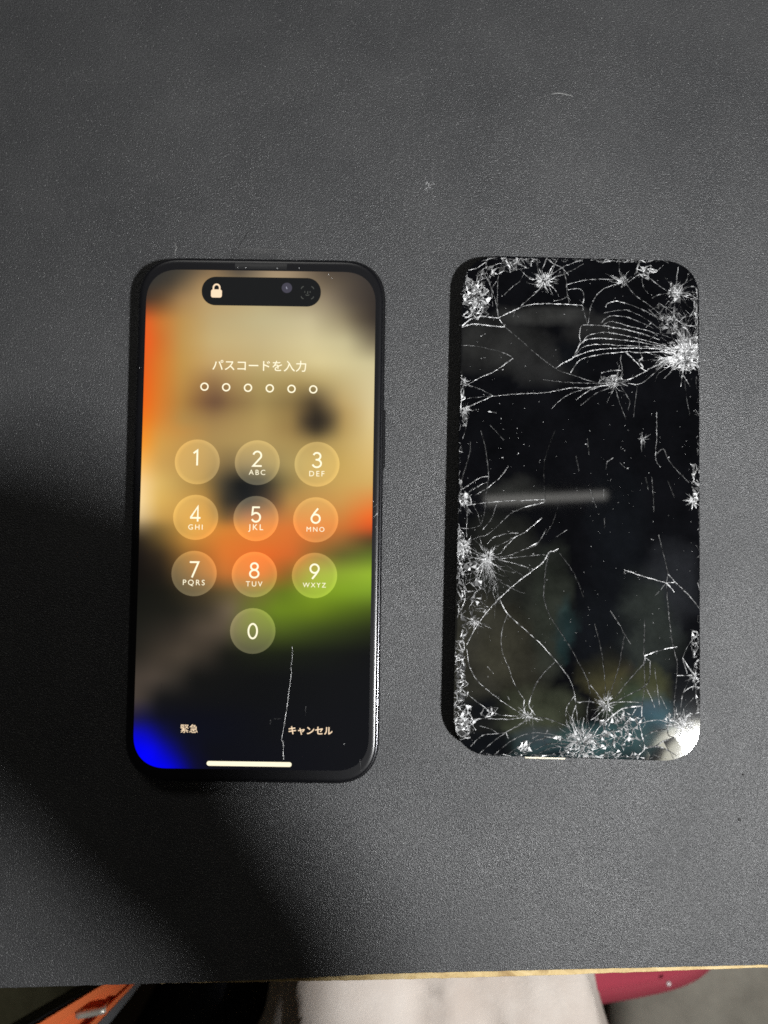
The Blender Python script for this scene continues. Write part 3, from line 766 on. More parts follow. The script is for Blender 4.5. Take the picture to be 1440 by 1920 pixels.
 ('R6', [(1145, 440), (1160, 560), (1172, 655)], 1.6, .5, '.'), ('R6', [(1095, 540), (1120, 590), (1145, 655)], 1.8, .6, '.'), ('R6', [(1175, 590), (1210, 660)], 1.8, .6, '.'),
 ('R6', [(1385, 258), (1330, 310), (1295, 385)], 1.6, .5, 's'), ('R6', [(1295, 385), (1340, 450), (1365, 480)], 2.4, .8, '.'), ('R6', [(1295, 385), (1320, 470)], 1.8, .6, '.'),
 ('R6', [(1265, 480), (1345, 478)], 2.2, .8, '.'), ('R6', [(1345, 480), (1300, 570), (1280, 690)], 1.9, .6, 's'), ('R6', [(1300, 570), (1345, 540), (1385, 545)], 2.2, .7, '.'),
 ('R6', [(1355, 600), (1310, 650), (1290, 700)], 1.5, .5, '.'),
 ('R6', [(150, 862), (220, 802), (340, 785), (470, 715)], 1.9, .65, 's'), ('R6', [(200, 900), (290, 822), (410, 745), (470, 710)], 1.7, .55, '.'),
 ('R6', [(270, 915), (370, 832), (480, 790), (600, 800), (665, 828)], 1.7, .55, 's'), ('R6', [(325, 925), (430, 850), (520, 800)], 1.6, .5, '.'),
 ('R6', [(340, 785), (355, 820)], 1.8, .6, '.'), ('R6', [(150, 715), (240, 712), (360, 716), (440, 705)], 2.0, .6, '.'),
 ('R6', [(200, 752), (260, 770), (300, 795)], 1.7, .5, '.'),
 ('R6', [(480, 700), (570, 715), (650, 745), (690, 770)], 1.5, .45, 's'), ('R6', [(665, 830), (580, 815), (500, 832), (440, 870)], 1.5, .45, '.'), ('R6', [(660, 850), (570, 850), (500, 882)], 1.5, .45, '.'),
 ('R6', [(655, 865), (590, 870), (520, 900)], 1.4, .4, '.'),
 ('R6', [(440, 610), (437, 650), (450, 695)], 2.4, .75, '.'), ('R6', [(475, 600), (465, 640), (482, 670), (500, 695)], 2.4, .75, '.'), ('R6', [(485, 700), (487, 760), (488, 830)], 1.6, .5, '.'),
 ('R6', [(710, 592), (670, 650), (668, 720), (690, 770)], 1.9, .6, 's'), ('R6', [(716, 612), (735, 625), (790, 620), (885, 640)], 2.0, .65, 's'),
 ('R6', [(720, 640), (700, 700), (712, 790), (750, 830)], 2.0, .65, '.'), ('R6', [(715, 612), (725, 700), (740, 800)], 1.6, .5, 's'),
 ('R6', [(790, 600), (780, 690), (795, 790)], 1.4, .4, 's'), ('R6', [(1070, 645), (1020, 650), (960, 665), (890, 720), (835, 770), (805, 835)], 2.8, .95, 's'),
 ('R6', [(885, 640), (830, 700), (800, 720)], 2.4, .8, '.'), ('R6', [(1075, 625), (1000, 622), (930, 625), (885, 640)], 2.0, .75, '.'),
 ('R6', [(1075, 645), (1075, 700)], 2.6, .8, '.'), ('R6', [(1060, 740), (1150, 720), (1220, 735), (1260, 760)], 2.0, .75, 's'),
 # the bright corner
 ('R6', [(1062, 742), (1075, 800), (1090, 870), (1062, 905), (1050, 935)], 2.4, .9, 's'), ('R6', [(1090, 872), (1150, 862), (1210, 880), (1265, 915)], 1.6, .25, 'sd'),
 ('R6', [(1150, 862), (1190, 835), (1250, 815)], 1.3, .25, 'sd'), ('R6', [(1190, 880), (1170, 930)], 1.1, .3, 's'), ('R6', [(1190, 835), (1245, 930)], 1.0, .3, 's'),
 ('R6', [(1060, 830), (1130, 785), (1215, 768)], 1.3, .25, 'sd'), ('R6', [(1215, 740), (1218, 800), (1250, 815)], 1.3, .25, 'sd'), ('R6', [(1250, 815), (1310, 800), (1372, 780)], 1.6, .6, 's'),
 ('R6', [(1250, 815), (1300, 870), (1330, 905)], 1.0, .4, 's'), ('R6', [(1090, 872), (1120, 905), (1110, 938)], 1.2, .5, 's'), ('R6', [(1260, 760), (1300, 740), (1388, 735)], 2.0, .8, 's'),
]
TOPZ = QT          # local z of the glass top (empty sits on the table)
splits = []
CLIP = rrect(QW-.35, QH-.35, QR-.2, 16)
for k, pts, wd, b, kind in MAJ:
    P = [q(*p) for p in cp(k, pts)]
    mmw = wd/6.5
    c = Crk()
    if 'd' in kind:
        c.add(ribbon(P, mmw*1.9, .004, TOPZ+.05, .95, (1, .6), .4, .08))
    else:
        if b < .5 and k in ('R6', 'R5'):      # the finest ones read as a dark gap with one lit lip
            c.add(ribbon([(x+.14, y+.03) for x, y in P], mmw*.9, .003, TOPZ+.05, .8, (1, .8), .2, .1))
        c.add(ribbon(P, mmw*.6, b*1.05, TOPZ+.06, .4+.6*b, (1, .8), .55, .14, gaps=.25 if b < .6 else .05))
    c.build('crack', panel, CLIP)
    if 's' in kind: splits.append(P)

# --- impact stars and crushed strips
def star(cx, cy, n, rmax, a0=0, a1=360, core=6, b=.8, wd=1.5, curl=0.0, ncore=40, power=1.6):
    X, Y = q(cx, cy); c = Crk(); m = 1/6.5; wd = wd*.8
    for i in range(n):
        a = math.radians(-(a0+(a1-a0)*(i+random.uniform(-.9, .9))/n)); r = rmax*m*(.12+.88*random.random()**(power+.5))*random.uniform(.7, 1.25)
        s0 = core*m*random.uniform(0, .7); cu = curl*random.uniform(.2, 1.4)
        P = [(X+math.cos(a)*s0, Y+math.sin(a)*s0)]; aa = a
        k = max(2, int(r/.7))
        for j in range(k):
            aa += random.gauss(0, .16)+cu/k; P.append((P[-1][0]+math.cos(aa)*r/k, P[-1][1]+math.sin(aa)*r/k))
        bb = b*random.uniform(.3, 1.15)
        c.add(ribbon(P, wd*m*random.uniform(.5, 1.3), bb, TOPZ+.07, .4+.6*bb, (1.25, .4), .6, .06, gaps=.15))
        if k > 3 and random.random() < .4:
            p0 = P[random.randrange(1, k-1)]; a2 = aa+random.choice((-1, 1))*random.uniform(.5, 1.2); l = r*random.uniform(.15, .4)
            c.add(ribbon([p0, (p0[0]+l*math.cos(a2), p0[1]+l*math.sin(a2))], wd*m*.8, bb*.8, TOPZ+.07, .7, (1, .5), .5, .05))
    for i in range(ncore):
        a = random.random()*6.283; r = core*m*math.sqrt(random.random()); a2 = a+random.gauss(0, .5); l = core*m*random.uniform(.25, .6)
        x, y = X+r*math.cos(a), Y+r*math.sin(a)
        c.add(ribbon([(x, y), (x+l*math.cos(a2), y+l*math.sin(a2))], wd*m*1.1, b*random.uniform(.6, 1.2), TOPZ+.09, .9, (1, .6), .6, .05, rise=.08))
    c.build('impact_star', panel, CLIP)
def network(region, n, nb, b, wd, lmax, name='crushed_glass', al=.9):
    """region(u)->px point; random points joined to near neighbours: crazed glass"""
    pts = [q(*region()) for _ in range(int(n*.85))]; c = Crk()
    r_ = delaunay_2d_cdt([Vector(p) for p in pts], [], [], 0, 1e-4)
    vv_, ee_, ff_ = r_[0], r_[1], r_[2]
    keep = .26+.12*nb
    for a_, b_ in ee_:
        l = (vv_[a_]-vv_[b_]).length
        if l > lmax/6.5*1.1 or random.random() > keep: continue
        A_, B_ = vv_[a_], vv_[b_]; ex = (B_-A_)*random.uniform(-.15, .35)
        gl = b*random.choice((.08, .2, .4, .7, 1.0, 1.2))
        c.add(ribbon([tuple(A_), tuple(B_+ex)], wd/6.5*random.choice((.35, .5, .7, 1.1)), gl, TOPZ+.08, al*random.uniform(.7, 1), (random.uniform(.5, 1.4), random.uniform(.4, 1.2)), .45, .03, step=.25))
    for f in ff_:      # lifted facets between the cracks
        if random.random() > .13*nb: continue
        P_ = [vv_[i] for i in f]
        if max((P_[i]-P_[i-1]).length for i in range(3)) > lmax/6.5: continue
        cx_ = sum((p for p in P_), Vector((0, 0)))/3; tx, ty = random.gauss(0, .12), random.gauss(0, .12)
        g = b*random.choice((.02, .03, .05, .1, .2, .4, .85))
        vv = [(*(cx_+(p-cx_)*.86), TOPZ+.14+max(-.06, min(.1, tx*(p.x-cx_.x)+ty*(p.y-cx_.y)))) for p in P_]
        c.add((vv, [(0, 1, 2)], [(g, .8, 0, 1)]*3))
    c.build(name, panel, CLIP)
U = random.uniform
def band(x0, y0, x1, y1, wdt, p=1.0):
    def f():
        t = random.random(); s = (random.random()**p)*wdt*random.choice((1, -1))
        dx, dy = x1-x0, y1-y0; l = math.hypot(dx, dy)
        return (x0+dx*t-dy/l*s, y0+dy*t+dx/l*s)
    return f
def blob(cx, cy, rx, ry_):
    def f():
        return (cx+rx*max(-1.5, min(1.5, random.gauss(0, .55))), cy+ry_*max(-1.5, min(1.5, random.gauss(0, .55))))
    return f
star(1019, 527, 44, 42, 0, 360, 13, .9, 1.5, 0, 60)                 # top, beside the corner
star(1168, 528, 18, 32, 180, 330, 8, .7, 1.4, 0, 20)
star(1168, 529, 12, 30, 150, 215, 10, .8, 1.6, 0, 16)
star(1264, 551, 30, 52, 240, 400, 11, .75, 1.4, 0, 40)
star(1284, 668, 70, 62, 100, 290, 25, 1.0, 1.6, .1, 150, 1.3)       # the big white one at the right edge
star(1290, 655, 46, 90, 215, 300, 16, .6, 1.3, -.1, 60, .9)
star(1268, 672, 34, 70, 150, 185, 12, .7, 1.4, .1, 30, .9)
star(1150, 718, 34, 38, 0, 360, 9, .75, 1.4, 0, 30)
star(1204, 823, 15, 30, 0, 360, 4, .6, 1.5, .3, 6)
star(915, 1046, 46, 60, 60, 260, 9, .85, 1.4, .15, 50)
star(915, 1048, 34, 95, 55, 130, 6, .6, 1.2, .25, 10, .8)
star(917, 1040, 16, 32, 250, 420, 7, .8, 1.5, .3, 16)
star(866, 1026, 50, 32, 0, 360, 13, .95, 1.5, 0, 70)
star(868, 936, 26, 30, -60, 120, 9, .8, 1.6, .1, 26)
star(891, 1163, 30, 30, 30, 200, 7, .7, 1.4, .1, 16)
star(1304, 1268, 24, 26, 60, 300, 7, .8, 1.5, 0, 16)
star(1137, 1321, 30, 36, 0, 360, 12, .85, 1.7, .2, 30)
star(989, 1343, 22, 30, 0, 360, 8, .75, 1.6, .2, 12)
star(1092, 1392, 60, 60, 170, 370, 22, .8, 1.4, .2, 90)
star(1282, 1366, 40, 44, 170, 380, 14, .9, 1.6, 0, 60)
star(869, 716, 18, 24, 240, 450, 6, .75, 1.5, 0, 14)
star(872, 768, 22, 26, -90, 120, 7, .85, 1.6, 0, 16)
star(1300, 938, 24, 22, 90, 270, 7, 1.0, 1.8, 0, 24)
network(blob(893, 562, 26, 34), 110, 3, .95, 1.9, 16)               # crushed upper left corner
network(blob(888, 548, 22, 24), 70, 3, 1.0, 2.0, 13)
network(band(885, 520, 1000, 490, 12), 70, 2, .75, 1.6, 20)
network(blob(955, 494, 22, 9), 34, 3, 1.0, 2.0, 13)
network(band(1115, 488, 1215, 488, 5), 34, 2, .8, 1.7, 16)
network(blob(1215, 510, 22, 13), 46, 3, .95, 2.0, 14)
network(blob(1265, 552, 13, 14), 46, 3, .85, 1.6, 12)
network(blob(1262, 600, 36, 40), 130, 2, .6, 1.3, 14)
network(band(1304, 560, 1306, 690, 4), 60, 2, .7, 1.5, 16)
network(blob(1288, 676, 20, 24), 110, 3, 1.0, 2.0, 12)
network(blob(1150, 716, 26, 12), 46, 2, .65, 1.5, 14)
network(band(866, 700, 870, 800, 7), 46, 2, .75, 1.5, 18)
network(blob(871, 936, 13, 16), 36, 3, .9, 1.8, 12)
network(band(862, 990, 862, 1060, 9), 80, 3, .85, 1.5, 13)
network(band(880, 1050, 900, 1160, 20), 110, 2, .6, 1.2, 15)
network(band(862, 1060, 870, 1200, 8), 70, 2, .65, 1.3, 18)
network(band(858, 1200, 866, 1290, 13), 110, 3, .8, 1.6, 13)
network(band(860, 1290, 866, 1390, 17), 100, 3, .8, 1.6, 15)
network(blob(872, 1345, 18, 32), 70, 3, .9, 1.7, 14)
network(band(900, 1335, 935, 1335, 10), 22, 2, .7, 1.8, 20)
network(blob(1090, 1398, 36, 20), 150, 2, .75, 1.4, 10)
network(band(1050, 1415, 1200, 1415, 6), 90, 2, .75, 1.4, 12)
network(blob(1160, 1372, 40, 40), 130, 2, .7, 1.4, 14)
network(blob(985, 1402, 11, 15), 30, 3, .95, 2.0, 12)
network(blob(1185, 1350, 30, 14), 60, 2, .6, 1.3, 12)
network(band(1240, 1345, 1312, 1345, 9), 70, 2, .75, 1.5, 12)
network(band(1302, 1180, 1308, 1340, 7), 70, 2, .7, 1.5, 17)
network(band(1303, 870, 1306, 955, 8), 50, 3, .9, 1.7, 13)
network(band(1306, 700, 1310, 860, 4), 30, 1, .5, 1.2, 14)
network(band(870, 1415, 1050, 1420, 3), 30, 1, .7, 1.6, 14)
network(blob(1100, 620, 130, 60), 26, 1, .35, 1.0, 16)
for bx in ((862, 690, 858, 1400, 6), (1309, 560, 1312, 1340, 4), (880, 486, 1290, 489, 5), (900, 1414, 1250, 1420, 5)):
    network(band(*bx, 1.6), 150, 1, .6, 1.0, 14)
network(blob(1286, 662, 34, 44), 150, 2, .7, .9, 12)
network(blob(890, 560, 34, 46), 120, 2, .6, .9, 14)
network(blob(1100, 1390, 90, 26), 190, 2, .6, .9, 12)
# loose dust and chips
c = Crk()
for i in range(420):
    px, py = U(862, 1306), U(500, 1410)
    x, y = q(px, py); r = U(.05, .16) if i > 22 else U(.16, .3)
    g = U(.25, .9)
    c.add(([(x-r, y, TOPZ+.06), (x+r*.3, y-r, TOPZ+.06), (x+r, y+r*.4, TOPZ+.06), (x, y, TOPZ+.06+r)], [(0, 1, 3), (1, 2, 3), (2, 0, 3)], [(g, .8, 0, 1)]*4))
c.build('glass_dust', panel, kind='stuff', label='glass dust scattered over the panel')

# --- shards of the cover glass: planar subdivision by the splitting cracks
MIRROR_TINTS = [  # room reflection painted in: px, py, radius x, radius y, linear colour
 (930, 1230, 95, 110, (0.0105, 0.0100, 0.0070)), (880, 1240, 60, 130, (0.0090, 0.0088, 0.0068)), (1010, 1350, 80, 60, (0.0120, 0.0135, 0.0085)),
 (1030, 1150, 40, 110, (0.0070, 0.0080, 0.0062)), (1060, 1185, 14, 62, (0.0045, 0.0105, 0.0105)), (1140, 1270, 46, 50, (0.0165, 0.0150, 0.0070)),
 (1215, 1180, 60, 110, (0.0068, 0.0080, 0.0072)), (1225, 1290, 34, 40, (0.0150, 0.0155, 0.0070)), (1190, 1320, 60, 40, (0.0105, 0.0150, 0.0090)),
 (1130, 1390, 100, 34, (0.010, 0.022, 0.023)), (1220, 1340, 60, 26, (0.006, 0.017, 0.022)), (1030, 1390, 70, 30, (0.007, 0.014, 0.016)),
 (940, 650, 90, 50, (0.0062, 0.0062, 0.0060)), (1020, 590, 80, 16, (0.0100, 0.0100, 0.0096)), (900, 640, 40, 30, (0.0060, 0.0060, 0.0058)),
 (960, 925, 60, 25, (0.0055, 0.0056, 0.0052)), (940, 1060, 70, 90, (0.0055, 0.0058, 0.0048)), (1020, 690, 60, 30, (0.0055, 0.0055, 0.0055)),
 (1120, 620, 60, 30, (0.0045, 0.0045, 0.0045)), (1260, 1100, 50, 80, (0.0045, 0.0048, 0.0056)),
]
DARKS = [(1120, 1190, 66, 84), (905, 1330, 44, 26), (920, 1390, 50, 34), (1085, 660, 40, 30), (1160, 1000, 60, 130), (1290, 1290, 26, 60)]  # dark silhouettes of the mirrored view, painted the same way
def mirror_tint(px, py):  # glass colour with the ceiling and silhouette reflections painted in
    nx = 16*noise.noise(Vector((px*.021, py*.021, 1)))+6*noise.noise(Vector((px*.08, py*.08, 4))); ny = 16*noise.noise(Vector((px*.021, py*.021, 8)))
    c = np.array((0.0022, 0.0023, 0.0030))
    for sx, sy, rx, ry_, col in MIRROR_TINTS:
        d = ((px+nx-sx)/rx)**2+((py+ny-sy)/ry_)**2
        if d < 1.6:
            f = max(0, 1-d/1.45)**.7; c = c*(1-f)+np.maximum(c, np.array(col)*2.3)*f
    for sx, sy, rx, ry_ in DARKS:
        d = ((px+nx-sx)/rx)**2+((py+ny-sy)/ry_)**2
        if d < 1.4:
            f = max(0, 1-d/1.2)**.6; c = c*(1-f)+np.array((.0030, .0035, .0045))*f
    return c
out = rrect(QW-.3, QH-.3, QR-.15, 16)
pts = [Vector(p) for p in out]; n0 = len(pts); edges = [(i, (i+1) % n0) for i in range(n0)]
for P in splits:
    sp = smooth_path(P, 1.0); i0 = len(pts)
    for p in sp: pts.append(Vector(p))
    edges += [(i0+i, i0+i+1) for i in range(len(sp)-1)]
gx = -QW/2+1
while gx < QW/2:
    gy = -QH/2+1
    while gy < QH/2:
        x, y = gx+U(-.3, .3), gy+U(-.3, .3)
        if point_in(out, x, y): pts.append(Vector((x, y)))
        gy += 1.7
    gx += 1.7
vo, eo, fo, vi, ei, fi = delaunay_2d_cdt(pts, edges, [], 0, 1e-3, True)
cons = set()
for e, src in zip(eo, ei):
    if src: cons.add((min(e), max(e)))
tris = []
for f in fo:
    cx = sum(vo[i].x for i in f)/len(f); cy = sum(vo[i].y for i in f)/len(f)
    if point_in(out, cx, cy): tris.append(tuple(f))
em = {}
for ti, f in enumerate(tris):
    for i in range(len(f)):
        e = (min(f[i], f[i-1]), max(f[i], f[i-1])); em.setdefault(e, []).append(ti)
par = list(range(len(tris)))
def find(a):
    while par[a] != a: par[a] = par[par[a]]; a = par[a]
    return a
for e, ts in em.items():
    if len(ts) == 2 and e not in cons: par[find(ts[0])] = find(ts[1])
reg = {}
for ti in range(len(tris)): reg.setdefault(find(ti), []).append(ti)
def tri_area(f):
    a, b, c_ = (vo[i] for i in f[:3]); return abs((b-a).cross(c_-a))/2
splinter = []
for rid, ts in sorted(reg.items(), key=lambda kv: -len(kv[1])):
    A = sum(tri_area(tris[t]) for t in ts)
    ids = sorted({i for t in ts for i in tris[t]}); idx = {g: l for l, g in enumerate(ids)}
    cx = sum(vo[i].x for i in ids)/len(ids); cy = sum(vo[i].y for i in ids)/len(ids)
    pxc = unpx(FQ, cx, cy)
    corner = pxc[0] > 1195 and pxc[1] > 1350
    s = .0008 if A > 600 else (.003 if A > 60 else .009)
    if corner: s = .011
    tx, ty = random.gauss(0, s), random.gauss(0, s)
    zmax = max(abs(tx*(vo[i].x-cx)+ty*(vo[i].y-cy)) for i in ids)
    if zmax > .03 and not corner: tx *= .03/zmax; ty *= .03/zmax
    if zmax > .12 and corner: tx *= .12/zmax; ty *= .12/zmax
    V = []; col = []
    for i in ids:
        x, y = vo[i].x, vo[i].y
        V.append((x, y, TOPZ+tx*(x-cx)+ty*(y-cy))); col.append((*mirror_tint(*unpx(FQ, x, y)), 1))
    Fc = [tuple(idx[i] for i in tris[t]) for t in ts]
    # skirt
    bd = {}
    for f in Fc:
        for i in range(3):
            e = (f[i-1], f[i]); bd[e] = 1
    nb = len(V)
    V += [(x, y, TOPZ-.62) for x, y, z in V]; col += col
    for (a, b) in list(bd):
        if (b, a) not in bd: Fc.append((b, a, a+nb, b+nb))
    if A < .5: splinter.append((V, Fc, col)); continue
    mesh_obj('glass_shard', V, Fc, M_SHARD, panel, attr={'mirror_tint': col})
if splinter:
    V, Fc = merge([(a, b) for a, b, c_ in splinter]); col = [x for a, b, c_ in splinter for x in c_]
    mesh_obj('glass_slivers', V, Fc, M_SHARD, panel, attr={'mirror_tint': col}, kind='stuff')

# pale adhesive strip peeping out at the bottom edge
M_GLUE = principled('pale_adhesive', (0.62, 0.56, 0.42), 0.5)
a = q(985, 1421); b = q(1062, 1423.5)
V, Fc = slab(b[0]-a[0], 1.0, .3, [(.1, QT-1.9), (0, QT-1.2), (.1, QT-.9)], 4, (a[0]+b[0])/2, (a[1]+b[1])/2+.1)
mesh_obj('adhesive_strip', V, Fc, M_GLUE, panel, label='pale adhesive showing at the bottom edge')

# ------------------------------------------------------------------ small things on the table
def fibre(name, pts, wd, mat, z, **kw):
    P = smooth_path([(p.x, p.y) for p in (at_z(*t) for t in pts)], .5); n = len(P); rings = []
    for i, p in enumerate(P):
        a = np.array(P[max(i-1, 0)]); c_ = np.array(P[min(i+1, n-1)]); d = c_-a; d /= max(np.linalg.norm(d), 1e-9)
        nn = np.array((-d[1], d[0])); r = wd/2*(.3+.7*math.sin(math.pi*min(1, max(0, (i+.5)/n))))
        rings.append([(p[0]+nn[0]*r*math.cos(t), p[1]+nn[1]*r*math.cos(t), z+r+r*math.sin(t)) for t in (0, 1.57, 3.14, 4.71)])
    V, Fc = loft(rings); return mesh_obj(name, V, Fc, mat, **kw)
M_HAIR = principled('dark_hair', (0.006, 0.005, 0.005), 0.5)
M_LINT = principled('pale_lint', (0.2, 0.2, 0.195), 0.8)
fibre('loose_hair', [(464, 435), (459, 446), (452, 456), (446, 464)], .22, M_HAIR, 0.0, label='short dark hair on the sheet above the clear tab', category='hair')
fibre('lint_thread', [(327, 454), (330, 461), (332, 466), (328, 472), (329, 480)], .22, M_LINT, 0.0, label='pale lint thread above the lit phone top left corner', category='lint')
fibre('lint_thread', [(1033, 177), (1046, 175), (1058, 177), (1075, 181)], .32, M_LINT, 0.0, label='pale curved lint sliver on the open sheet above the shattered panel', category='lint')
c = Crk()
for i in range(46):
    p = at_z(803+random.gauss(0, 6), 349+random.gauss(0, 7)); r = U(.05, .2)
    c.add(([(p.x-r, p.y, .03), (p.x+r*.3, p.y-r, .03), (p.x+r, p.y+r*.5, .03), (p.x, p.y, .03+r*.5)], [(0, 1, 3), (1, 2, 3), (2, 0, 3)], [(U(.3, .55), .8, 0, 1)]*4))
c.build('dust_patch', None, label='small pale patch of dust on the sheet between phone and panel, above them', category='dust', kind='stuff')
M_CRUMB = principled('black_crumb', (0.004, 0.004, 0.004), 0.7)
for cxp, cyp, r, lab in ((1393, 1453, .3, 'round black crumb on the sheet right of the bright panel corner'), (1387, 1537, .5, 'larger black smudge of dirt on the sheet at the right')):
    p = at_z(cxp, cyp)
    bm = bmesh.new(); bmesh.ops.create_icosphere(bm, subdivisions=2, radius=r*S)
    for v in bm.verts: v.co *= 1+.3*noise.noise(v.co*2500); v.co.z *= .35 if r < .4 else .12
    me = bpy.data.meshes.new('crumb'); bm.to_mesh(me); bm.free(); me.materials.append(M_CRUMB)
    ob = link(bpy.data.objects.new('crumb', me), None, label=lab, category='crumb'); ob.location = (p.x*S, p.y*S, .1*S)

# ------------------------------------------------------------------ below the table edge
def px_at(px, py, z): return at_z(px, py, z)
def grid_surface(name, nx, ny, fn, mat, parent=None, thick=0, smooth=True, **kw):
    V = [fn(i/(nx-1), j/(ny-1)) for j in range(ny) for i in range(nx)]
    Fc = [(j*nx+i, j*nx+i+1, (j+1)*nx+i+1, (j+1)*nx+i) for j in range(ny-1) for i in range(nx-1)]
    return mesh_obj(name, V, Fc, mat, parent, smooth=smooth, **kw)

# person seated at the table: lap in cream trousers, dark shirt, right forearm reaching over (casts the soft band of shade)
M_TROUSER = fabric('cream_trouser_cloth', (0.58, 0.50, 0.44), (0.70, 0.63, 0.57), 900, 0.9, 40)
M_SHIRT = fabric('dark_shirt_cloth', (0.02, 0.02, 0.024), (0.035, 0.035, 0.04), 900, 0.9, 30)
M_SKIN = principled('skin', (0.50, 0.30, 0.21), 0.5)
me = bpy.data.meshes.new('person')
sk = []   # (pos mm, radius mm, parent)
def J(p, r, parent=None, ry_=None): sk.append((p, r, ry_ or r, parent)); return len(sk)-1
pel = J((30, -520, -150), 105, None, 95)
ab = J((34, -545, -20), 100, pel, 85)
ch = J((40, -550, 160), 120, ab, 90)
nk = J((40, -520, 330), 48, ch)
hd0 = J((40, -490, 400), 66, nk); hd1 = J((40, -478, 490), 78, hd0); hd2 = J((40, -485, 560), 55, hd1)
sr = J((185, -525, 300), 52, ch); er = J((236, -352, 450), 36, sr); fr2 = J((207, -236, 430), 22, er); wr = J((184, -178, 402), 18, fr2); pa = J((160, -154, 400), 22, wr, 18); pb = J((142, -134, 398), 24, pa, 17)
for k_, (dx, dy, dz, ln) in enumerate(((-34, 26, 6, 1), (-22, 36, 2, 1.1), (-8, 38, 0, 1.1), (6, 34, -2, .95))):
    f1 = J((142+dx*.7, -134+dy*.6, 398+dz), 8.5, pb); f2 = J((142+dx*1.2, -134+dy*1.0, 392+dz), 8, f1); J((142+dx*1.3, -134+dy*1.0, 376+dz), 7, f2)
t1 = J((168, -126, 394), 10, pa); J((158, -104, 384), 8.5, t1)
sl = J((-110, -530, 250), 52, ch); el = J((-190, -500, 20), 38, sl); wl = J((-120, -430, -90), 24, el); J((-95, -390, -95), 22, wl, 12)
for sx, kx in ((1, 52), (-1, -2)):
    hip = J((kx+sx*46, -480, -150), 84, pel, 80)
    mid = J((kx+sx*14, -330, -150), 68, hip); kn = J((kx, -190, -152), 56, mid); kn1 = J((kx-sx*2, -150, -160), 50, kn)
    kn2 = J((kx-sx*2, -122, -195), 46, kn1); sh = J((kx, -120, -400), 42, kn2); an = J((kx, -140, -640), 30, sh); J((kx, -70, -698), 24, an, 20)
bm = bmesh.new()
def ball(p, r, rz):
    m = Matrix.Translation(Vector(p)*S) @ Matrix.Diagonal((r*S, r*S, rz*S, 1))
    bmesh.ops.create_icosphere(bm, subdivisions=2, radius=1.0, matrix=m)
for i, (p, r, rz, par_) in enumerate(sk):
    if par_ is None: ball(p, r, rz); continue
    a_, ra, rza = Vector(sk[par_][0]), sk[par_][1], sk[par_][2]; b_ = Vector(p)
    k = max(1, int((b_-a_).length/(min(r, ra)*.45)))
    for t in range(1, k+1): f = t/k; ball(a_.lerp(b_, f), ra+(r-ra)*f, rza+(rz-rza)*f)
bm.to_mesh(me); bm.free()
person = link(bpy.data.objects.new('person', me), None, label='seated person in cream trousers, lap showing below the table edge', category='person')
rm = person.modifiers.new('remesh', 'REMESH'); rm.mode = 'VOXEL'; rm.voxel_size = 0.007
sm = person.modifiers.new('smooth', 'SMOOTH'); sm.factor = 0.6; sm.iterations = 12
bpy.context.view_layer.update()
me2 = bpy.data.meshes.new_from_object(person.evaluated_get(bpy.context.evaluated_depsgraph_get()))
person.modifiers.clear(); person.data = me2
me2.materials.clear()
for m_ in (M_TROUSER, M_SHIRT, M_SKIN): me2.materials.append(m_)
me2.shade_smooth()
# cloth folds on the trousers
for v in me2.vertices:
    p = v.co/S
    if p.z < -60 and p.y > -500:
        d = 9*noise.noise(Vector((p.x*.05+p.y*.012, p.y*.012, p.z*.01)))+4.5*noise.noise(Vector((p.x*.11+p.y*.02, p.y*.018, 5)))
        v.co += v.normal*d*S
for pl in me2.polygons:
    p = pl.center/S
    pl.material_index = 0 if (p.z < -75 and p.y > -640 and abs(p.x) < 240 and not (p.z > -125 and p.x < -80)) else 1
    if p.z > 345 or (p.z > 180 and p.y > -200) or (p.y > -440 and p.x < -80 and p.z > -125 and p.z < -60): pl.material_index = 2

# red cushion edge and grey seat to the right
M_RED = principled('dark_red_vinyl', (0.46, 0.062, 0.095), 0.42, 0, 0.5)
M_GREY = fabric('grey_seat_cloth', (0.20, 0.185, 0.155), (0.28, 0.262, 0.22), 1300, 0.95, 50)
zR = -190
def bandpt(px, py, z): p = at_z(px, py, z); return (p.x, p.y, p.z)
stool = empty('grey_stool', (190, -230, -720), label='grey cloth stool seat beside the cream trousers', category='stool')
V, Fc = slab(250, 190, 30, [(14, -262), (2, -255), (0, -235), (3, -218), (14, -208), (40, -205)], 8, 250, -255)
V = [(x, y, z+2.2*noise.noise(Vector((x*.03, y*.05, 2)))+(1.8 if abs(y+233) < 2.5 else 0)) for x, y, z in V]
o = mesh_obj('seat', V, Fc, M_GREY, stool, smooth=True); o.matrix_parent_inverse = stool.matrix_world.inverted()
for lx in (150, 350):
    for ly in (-330, -190):
        V, Fc = slab(26, 26, 4, [(1, -719.5), (0, -717), (0, -258)], 3, lx, ly)
        o = mesh_obj('leg', V, Fc, M_DARK, stool); o.matrix_parent_inverse = stool.matrix_world.inverted()
low = [(1080, 1880), (1130, 1872), (1200, 1863), (1270, 1850), (1310, 1836), (1336, 1820), (1350, 1806)]
lowp = smooth_path([tuple(at_z(x, y, zR)[:2]) for x, y in low], 4)
rings = []
for i, (x, y) in enumerate(lowp):
    t = i/(len(lowp)-1); r = 16*(1-.35*t)
    rings.append([(x, y+r+r*1.5*math.cos(a)+6*(math.sin(a) > .2)*(math.cos(a) < 0), zR-8+r*math.sin(a)*.8) for a in [2*math.pi*k/20 for k in range(20)]])
V, Fc = loft(rings)
mesh_obj('red_bolster', V, Fc, M_RED, smooth=True, label='dark red vinyl roll lying on the grey stool by the trousers', category='cushion')
p = at_z(1252, 1842, zR+5)
bm = bmesh.new(); bmesh.ops.create_uvsphere(bm, u_segments=12, v_segments=8, radius=1.2*S)
